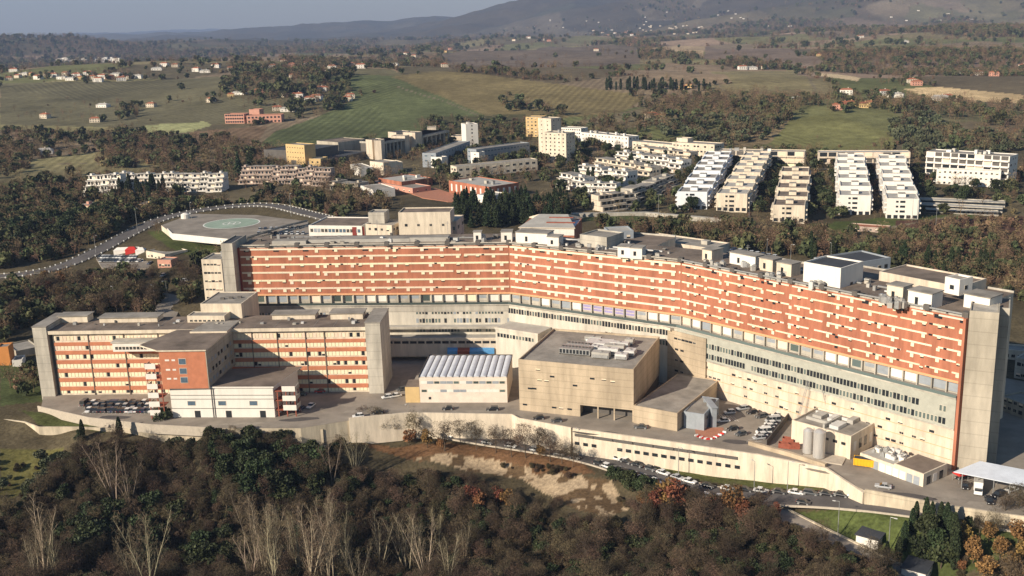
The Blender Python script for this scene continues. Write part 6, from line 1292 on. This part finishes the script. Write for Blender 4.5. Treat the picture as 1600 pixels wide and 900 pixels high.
def sample(poly, spacing, plat=False, rr=rng, keepclear=True, nmax=60000):
    poly = np.array(poly); x0, y0 = poly.min(0); x1, y1 = poly.max(0); ar = (x1-x0)*(y1-y0); n = int(min(nmax, ar/spacing**2)); x = rr.uniform(x0, x1, n); y = rr.uniform(y0, y1, n)
    k_ = in_poly(x, y, poly); x, y = x[k_], y[k_]
    if keepclear: k_ = clear(x, y); x, y = x[k_], y[k_]
    if not plat: k_ = ~in_poly(x, y, PLATP); x, y = x[k_], y[k_]
    for l in LAWNS: k_ = ~in_poly(x, y, l); x, y = x[k_], y[k_]
    return x, y
def scatter(name, label, meshes, x, y, s, cat='wood', zoff=-.1):
    n = len(x)
    if n == 0: return
    z = terr(x, y)+zoff; me = bpy.data.meshes.new(name); me.vertices.add(n); me.vertices.foreach_set('co', np.stack([x, y, z], 1).astype(np.float32).ravel())
    for an, ty, dat in (('tsize', 'FLOAT', s.astype(np.float32)), ('tturn', 'FLOAT', rng.uniform(0, 6.28, n).astype(np.float32)), ('tkind', 'INT', rng.integers(0, len(meshes), n).astype(np.int32))):
        at_ = me.attributes.new(an, ty, 'POINT'); at_.data.foreach_set('value', dat)
    o = bpy.data.objects.new(name, me); COL.objects.link(o); tag(o, label, cat, kind='stuff')
    cl_ = bpy.data.collections.new(name+'_kinds')
    for i, m_ in enumerate(meshes): oo = bpy.data.objects.new('%s_%02d' % (name, i), m_); cl_.objects.link(oo)
    ng = bpy.data.node_groups.new(name, 'GeometryNodeTree'); ng.interface.new_socket('Geometry', in_out='INPUT', socket_type='NodeSocketGeometry'); ng.interface.new_socket('Geometry', in_out='OUTPUT', socket_type='NodeSocketGeometry')
    N = ng.nodes; Lk = ng.links; gi = N.new('NodeGroupInput'); go_ = N.new('NodeGroupOutput'); ip = N.new('GeometryNodeInstanceOnPoints'); ci_ = N.new('GeometryNodeCollectionInfo')
    ci_.inputs['Collection'].default_value = cl_; ci_.inputs['Separate Children'].default_value = True; ci_.inputs['Reset Children'].default_value = True; ip.inputs['Pick Instance'].default_value = True
    def na(nm, ty): q = N.new('GeometryNodeInputNamedAttribute'); q.data_type = ty; q.inputs['Name'].default_value = nm; return q.outputs['Attribute']
    cxyz = N.new('ShaderNodeCombineXYZ'); Lk.new(na('tturn', 'FLOAT'), cxyz.inputs[2]); Lk.new(cxyz.outputs[0], ip.inputs['Rotation']); Lk.new(na('tsize', 'FLOAT'), ip.inputs['Scale']); Lk.new(na('tkind', 'INT'), ip.inputs['Instance Index'])
    Lk.new(gi.outputs[0], ip.inputs['Points']); Lk.new(ci_.outputs[0], ip.inputs['Instance']); Lk.new(ip.outputs[0], go_.inputs[0])
    md = o.modifiers.new('plants', 'NODES'); md.node_group = ng; return o
def mixm(lib, **w): return [v['both'] for k_, c in w.items() for v in (lib[k_]*c)[:c*len(lib[k_])]]
# individual trees -------------------------------------------------
KN = {'evergreen': ('evergreen_tree', 'dark evergreen tree'), 'olive': ('olive_tree', 'grey green olive tree'), 'bare': ('bare_tree', 'bare brown tree'), 'poplar': ('poplar_tree', 'tall pale leafless poplar'), 'autumn': ('autumn_tree', 'rust orange tree'), 'ochre': ('autumn_tree', 'ochre yellow tree'), 'cypress': ('cypress_tree', 'narrow dark cypress'), 'pine': ('pine_tree', 'dark green conifer'), 'shrub': ('bush', 'brown leafless bush')}
TAKEN = []; FCNT = []
def plant(kind, x, y, s, where, z=None, far=False):
    nm, what = KN[kind]; v = random.choice((TF if far else TK)[kind]); z = zg(x, y) if z is None else z
    r = empty(nm, (x, y, z-.1), random.uniform(0, 6.28)); r.scale = (s, s, s*random.uniform(.92, 1.1))
    for n_, me in (('trunk', v['trunk']), ('crown', v['crown'])): o = bpy.data.objects.new(n_, me); COL.objects.link(o); o.parent = r
    TAKEN.append((x, y)); FCNT.append(1); rep(r, what, where, 'tree' if kind != 'shrub' else 'bush', KN[kind][1]+'s')
def plants(kind, l, where, s=1.0, far=False):
    for q in l:
        p = G(q[0], q[1]); plant(kind, p.x, p.y, (q[2] if len(q) > 2 else 1)*s*random.uniform(.92, 1.08), where, p.z, far)
def grove(kind, poly_px, spacing, n, where, s=1.0, far=False, sj=.25, plat=False):
    x, y = sample(poly_w(poly_px, plat), spacing, plat=plat)
    for i in range(min(n, len(x))): plant(kind, float(x[i]), float(y[i]), s*random.uniform(1-sj, 1+sj), where, None, far)
plants('poplar', [(183,790,1.05), (204,793,.85), (70,905,1.15), (58,915,.9), (90,912,.85), (520,752,.72), (554,745,.75)], 'rising from the thicket at the left', 1.1)
plants('poplar', [(405,905,1.1), (424,895,1.15), (440,912,1.2), (455,893,1.0), (392,920,1.0), (470,905,1.05), (497,905,1.1), (510,912,1.15), (527,900,1.1), (541,908,1.05), (560,925,.7), (592,905,1.0), (413,918,1.2), (432,926,1.2), (484,918,1.1), (519,922,1.2), (550,900,.9)], 'in the pale poplar clump at the bottom centre', 1.1)
plants('poplar', [(640,905,1.0), (655,900,.95), (668,908,1.0), (683,870,.85), (700,915,.85), (726,880,.7), (215,925,1.0), (235,930,1.1)], 'in the sparse poplars near the bottom edge', 1.08)
plants('autumn', [(738,792,.85), (752,800,.8), (778,793,.9), (792,797,.8)], 'in the rust clump under the sandy patch')
plants('autumn', [(1040,795,1.25), (1052,800,1.1), (1028,800,1.0), (1145,808,1.1), (1160,812,.9), (1003,790,.6), (1212,806,.5)], 'on the bank beside the lower road')
plants('autumn', [(553,686,1.1), (640,695,.7), (668,700,.8), (690,702,.6), (845,716,.6)], 'on the bank under the workshop')
plants('ochre', [(1505,850,1.0), (1520,880,1.1), (1540,905,1.2), (1562,872,1.1), (1580,900,1.25), (1590,850,1.1), (1545,845,.9), (1602,880,1.2), (1600,920,1.2)], 'in the bottom right corner', .72)
plants('ochre', [(590,890,.6)], 'in the sparse poplars near the bottom edge')
plants('bare', [(1570,812,1.0), (1592,808,1.1), (1610,830,1.1), (1556,838,.8), (1530,840,.7), (1575,925,1.3)], 'at the right edge below the yard')
plants('cypress', [(1431,814,.7), (1446,818,.75), (1455,820,.8), (1443,800,.45), (1456,804,.45), (1469,822,.8), (1478,830,.9), (1484,842,.9), (1489,856,1.0), (1491,872,1.1), (1490,890,1.1), (1424,836,.8), (1412,862,.9), (1403,880,.9), (1385,880,.7)], 'in the ring of conifers on the lawn', .85)
plants('evergreen', [(1450,845,1.25), (1464,862,1.45), (1440,872,1.2), (1470,888,1.4), (1512,828,.6), (1385,890,.5)], 'inside the ring of cypresses by the lawn', .72)
plants('evergreen', [(258,672,1.0), (126,690,.55)], 'against the cream wall at the left')
plants('cypress', [(188,684,.7), (130,686,.65)], 'against the cream wall at the left')
plants('bare', [(610,688,1.1), (650,692,1.15), (694,705,1.25), (720,694,.9), (745,702,1.0), (775,707,1.0), (800,714,1.1), (822,716,1.2), (842,712,1.1), (860,722,1.0), (878,724,.9), (588,680,1.2), (570,676,1.0), (895,730,.7)], 'in the row between the lower road and the bank')
plants('bare', [(1285,755,.55)], 'against the tall plain wall')
plants('bare', [(880,820,.5), (900,825,.5), (925,828,.55), (1000,840,.6), (1012,842,.6), (1022,843,.6), (1115,830,.8), (1010,812,.7), (985,800,.55)], 'on the edge of the sandy patch')
plants('evergreen', [(975,762,.8), (990,768,.9), (1005,775,.8), (960,752,.6), (1020,768,.6)], 'between the sandy patch and the lower road')
random.seed(21)
grove('evergreen', [(250,688),(330,679),(530,676),(545,700),(490,780),(380,790),(320,740)], 4.3, 105, 'in the evergreen stand below the clinic', .85)
grove('evergreen', [(120,820),(260,800),(360,850),(380,900),(250,900),(120,880)], 5.5, 30, 'in the dark thicket at the bottom left', .9)
grove('evergreen', [(600,840),(900,830),(1250,880),(1200,930),(600,930)], 9, 40, 'in the dark thicket at the bottom centre', .55)
grove('olive', [(0,700),(100,705),(130,720),(40,790),(0,780)], 6.5, 40, 'on the grassy terraces at the left edge', .9)
grove('evergreen', [(0,665),(100,685),(120,700),(0,705)], 5, 22, 'below the left cream wall', .6)
grove('shrub', [(40,645),(130,662),(230,676),(160,676),(50,664)], 3, 40, 'on the green strip above the left cream wall', .7, plat=True)
grove('bare', [(130,700),(330,705),(380,800),(130,800)], 8, 46, 'in the brown wood below the left car park', .75)
grove('bare', [(560,740),(1150,800),(1250,900),(560,900)], 12, 60, 'in the brown wood along the bottom', .6)
grove('pine', [(705,325),(890,322),(890,352),(715,354)], 4.6, 110, 'in the dark conifer belt behind the long block', .95)
grove('autumn', [(60,440),(180,440),(160,500),(90,500)], 9, 7, 'in the wood at the left behind the pavilion', .95)
grove('evergreen', [(0,330),(130,330),(220,345),(130,395),(0,410)], 8, 40, 'in the wood above the hill road at the left', 1.2)
grove('cypress', [(170,300),(260,300),(250,318),(180,318)], 6, 16, 'before the long terraced flats at the left', 1.2)
grove('pine', [(370,270),(395,262),(400,285),(375,285)], 6, 5, 'at the left end of the brownish terraced flats', 1.3)
grove('bare', [(0,450),(200,440),(300,430),(320,460),(235,490),(0,520)], 8, 60, 'in the wood at the left behind the pavilion', 1.0)
grove('cypress', [(1240,395),(1560,420),(1540,445),(1380,418),(1240,408)], 8, 30, 'in the belt behind the beige block', .9)
grove('cypress', [(946,137),(1120,140),(1110,144),(946,142)], 9, 40, 'in the long cypress row on the far hill', 1.2, True)
grove('cypress', [(885,285),(1000,255),(1060,260),(870,300)], 12, 14, 'among the left terraced flats', 1.0)
grove('evergreen', [(870,250),(1000,225),(1110,262),(1060,300),(900,330)], 13, 24, 'among the left terraced flats', .95)
grove('evergreen', [(1055,262),(1440,262),(1440,335),(1060,330)], 10, 46, 'among the apartment rows facing the long block', .95)
grove('evergreen', [(1430,262),(1600,270),(1600,330),(1440,312)], 10, 16, 'around the parking decks', .95)
grove('olive', [(1385,190),(1450,185),(1600,225),(1600,262),(1440,255),(1390,232)], 13, 150, 'in the olive grove on the right slope', 1.6, True)
grove('olive', [(1010,195),(1180,180),(1200,205),(1150,230),(1050,225)], 13, 100, 'in the olive grove left of the green hill', 1.6, True)
grove('evergreen', [(370,110),(560,125),(545,172),(430,178),(350,150)], 24, 20, 'among the houses above the pink villa', 1.9, True)
hx, hy = [], []
for o, what, where in REPS:
    if o.name.startswith('country_house'):
        for k_ in range(9): a_ = random.uniform(0, 6.28); r_ = random.uniform(12, 42); hx.append(o.location.x+r_*math.cos(a_)); hy.append(o.location.y+8+r_*math.sin(a_)*.9+6)
hx, hy = np.array(hx), np.array(hy)
# woods nobody could count ------------------------------------------
def away(x, y, s, r):
    t = np.array(TAKEN) if TAKEN else np.zeros((0, 2)); k_ = np.ones(len(x), bool)
    for i in range(0, len(x), 4000): 
        d = np.hypot(x[i:i+4000, None]-t[None, :, 0], y[i:i+4000, None]-t[None, :, 1]).min(1); k_[i:i+4000] = d > r
    return x[k_], y[k_], s[k_]
def wood(name, label, polys, spacing, meshes, smin, smax, avoid=1.2, cat='wood', margin=0, gap=None):
    xs, ys = [], []
    for p in polys: x, y = sample(poly_w(p), spacing); xs.append(x); ys.append(y)
    x = np.concatenate(xs); y = np.concatenate(ys)
    if margin: k_ = clear(x, y, margin) & clear(x, y+10, 0) & clear(x, y+18, 0); x, y = x[k_], y[k_]
    if gap is not None: k_ = fbm(x/70, y/110, 3, 88) > gap; x, y = x[k_], y[k_]
    s = rng.uniform(smin, smax, len(x))*(1+.35*fbm(x/30, y/30, 2, 8))
    x, y, s = away(x, y, s, avoid); o = scatter(name, label, meshes, x, y, s, cat); print(name, len(x)); return o
FW = [(100,695),(240,690),(330,680),(540,676),(610,712),(640,742),(760,768),(820,800),(880,832),(985,822),(1010,792),(1060,782),(1180,802),(1230,830),(1395,905),(1395,990),(-120,990),(-120,860),(20,800),(90,740)]
wood('thicket', 'dense brown leafless thicket filling the slope in the foreground', [FW], 1.75, mixm(TK, shrub=3)+[TK['bare'][0]['both'], TK['bare'][1]['both']], .35, 1.05)
wood('undergrowth', 'dark green evergreen undergrowth mixed into the foreground thicket', [FW], 4.0, mixm(TK, evergreen=2, olive=1), .28, .66)
wood('bank_scrub', 'rusty brown scrub on the banks along the lower road', [[(505,690),(640,700),(900,735),(940,742),(930,760),(820,735),(700,712),(640,712),(520,745)], [(980,745),(1060,768),(1180,792),(1175,803),(1060,798),(985,800),(950,760)], [(1500,830),(1640,850),(1640,960),(1500,960)]], 2.3, mixm(TK, shrub=3)+[TK['autumn'][0]['both'], TK['bare'][2]['both']], .2, .62, cat='scrub')
wood('terrace_scrub', 'grey green scrub and small olives on the grassy terraces at the left edge', [[(-60,668),(100,690),(125,708),(70,790),(-60,840)]], 4.2, mixm(TK, olive=1, shrub=1), .25, .6, cat='scrub')
wood('left_wood', 'mixed brown and dark green wood on the left around the hill road', [[(-60,300),(130,322),(300,318),(520,330),(560,345),(480,346),(300,332),(140,398),(60,412),(-60,430)], [(-60,450),(90,440),(250,428),(330,470),(240,500),(60,505),(0,545),(-60,560)], [(225,360),(370,385),(345,440),(300,430),(310,405)], [(60,580),(100,600),(60,628),(0,600)]], 4.6, mixm(TF, bare=3, evergreen=2, shrub=1, autumn=0), .7, 1.15, margin=4)
wood('valley_wood', 'brown leafless wood in the valley behind the left quarter', [[(-60,245),(350,215),(560,262),(560,330),(520,330),(350,318),(130,322),(-60,300)], [(520,270),(720,285),(700,320),(880,318),(880,345),(720,345),(560,345)]], 6.5, mixm(TF, bare=5, evergreen=1, shrub=3), .7, 1.3, gap=-.12)
wood('rear_wood', 'brown leafless tree belt behind the right half of the long block', [[(880,345),(1180,352),(1330,368),(1600,380),(1640,500),(1560,460),(1380,420),(1230,405),(1110,392),(995,372),(900,352)]], 4.2, mixm(TF, bare=4, shrub=1, evergreen=1), .6, 1.05)
wood('rear_scrub', 'reddish brown scrub on the slope at the right behind the tree belt', [[(1380,360),(1500,345),(1640,340),(1640,470),(1560,440)]], 4.6, mixm(TF, shrub=3, bare=1), .5, 1.0, cat='scrub')
wood('quarter_trees', 'small trees and shrubs scattered among the housing blocks', [[(660,190),(850,185),(990,215),(1110,235),(1440,245),(1600,262),(1600,335),(1180,345),(880,330),(860,290),(700,300),(640,250)]], 9.5, mixm(TF, evergreen=2, bare=3, shrub=1), .6, 1.05)
wood('hill_wood', 'brown and green woodland on the hill behind the apartments', [[(850,195),(1000,190),(1040,155),(1180,150),(1290,165),(1230,190),(1195,222),(1120,240),(990,222)], [(1400,205),(1420,160),(1600,168),(1640,262),(1440,258),(1370,240)], [(980,150),(1250,152),(1420,165),(1400,178),(1200,172),(1020,178)]], 10, mixm(TF, bare=6, evergreen=1, olive=2), .9, 1.5, gap=-.1)
wood('upper_wood', 'dark trees around the houses above the pink villa', [[(370,105),(560,118),(550,170),(470,180),(410,170),(340,150)], [(180,168),(210,165),(240,230),(190,240)], [(0,205),(200,215),(340,225),(230,240),(0,240)], [(780,150),(900,185),(860,195),(790,190)]], 12, mixm(TF, bare=5, evergreen=3), .9, 1.6, gap=-.15)
# hedgerows and far woods following the field edges
n = 150000; a_ = rng.uniform(-.66, .66, n); D_ = np.exp(rng.uniform(math.log(850), math.log(7500), n)); x = a_*D_; y = D_
wx2 = x+60*fbm(x/300, y/300, 3, 41); wy2 = y+90*fbm(x/300, y/300, 3, 43); c_, e_ = cells(wx2*.8, wy2*.55, 170, 1.3); dens = fbm(x/500, y/700, 4, 61)
keep = ((e_ < .035) & (rng.random(n) < .9)) | ((dens > .13) & (y > 1500) & (rng.random(n) < .8)) | ((dens > .0) & (y > 2600) & (rng.random(n) < .6)) | ((rng.random(n) < .003) & (y < 3500))
for pts, c in FIELDS[:16]: keep &= ~(in_poly(x, y, poly_w(pts)) & (rng.random(n) < .985))
keep &= clear(x, y); x, y = x[keep], y[keep]; s = rng.uniform(.55, 1.25, len(x))*np.clip(y/1500, .8, 2.4)
x = np.concatenate([x, hx]); y = np.concatenate([y, hy]); s = np.concatenate([s, rng.uniform(.7, 1.3, len(hx))*np.clip(hy/2200, .9, 1.5)])
scatter('hedgerow', 'dark hedgerows and woods between the fields of the far hills', mixm(TF, evergreen=2, bare=6, shrub=2), x, y, s, 'woodland', -.4); print('hedge', len(x))
gx_, gy_ = sample(poly_w([(1212,795),(1300,795),(1430,810),(1440,890),(1380,862),(1300,838)]), 1.1, keepclear=False)

# ------------------------------------------------------------------ labels counted from the left
from collections import defaultdict
GR = defaultdict(list)
for o, what, where in REPS: GR[(what, where)].append(o)
def pxof(o):
    v = o.location-Vector((0, 0, H)); f = v.dot(fw); return 800+FP*v.dot(rt)/f, 450+FP*v.dot(dc)/f
for (what, where), L_ in GR.items():
    L_.sort(key=lambda o: pxof(o)[0])
    for i, o in enumerate(L_):
        o['label'] = (what+' '+where) if len(L_) == 1 else '%s %s from left %s' % (ordn(i+1), what, where)
for o in bpy.data.objects:
    if 'label' in o and not 4 <= len(str(o['label']).split()) <= 16: print('LONG', o['label'])
print('objects', len(bpy.data.objects))
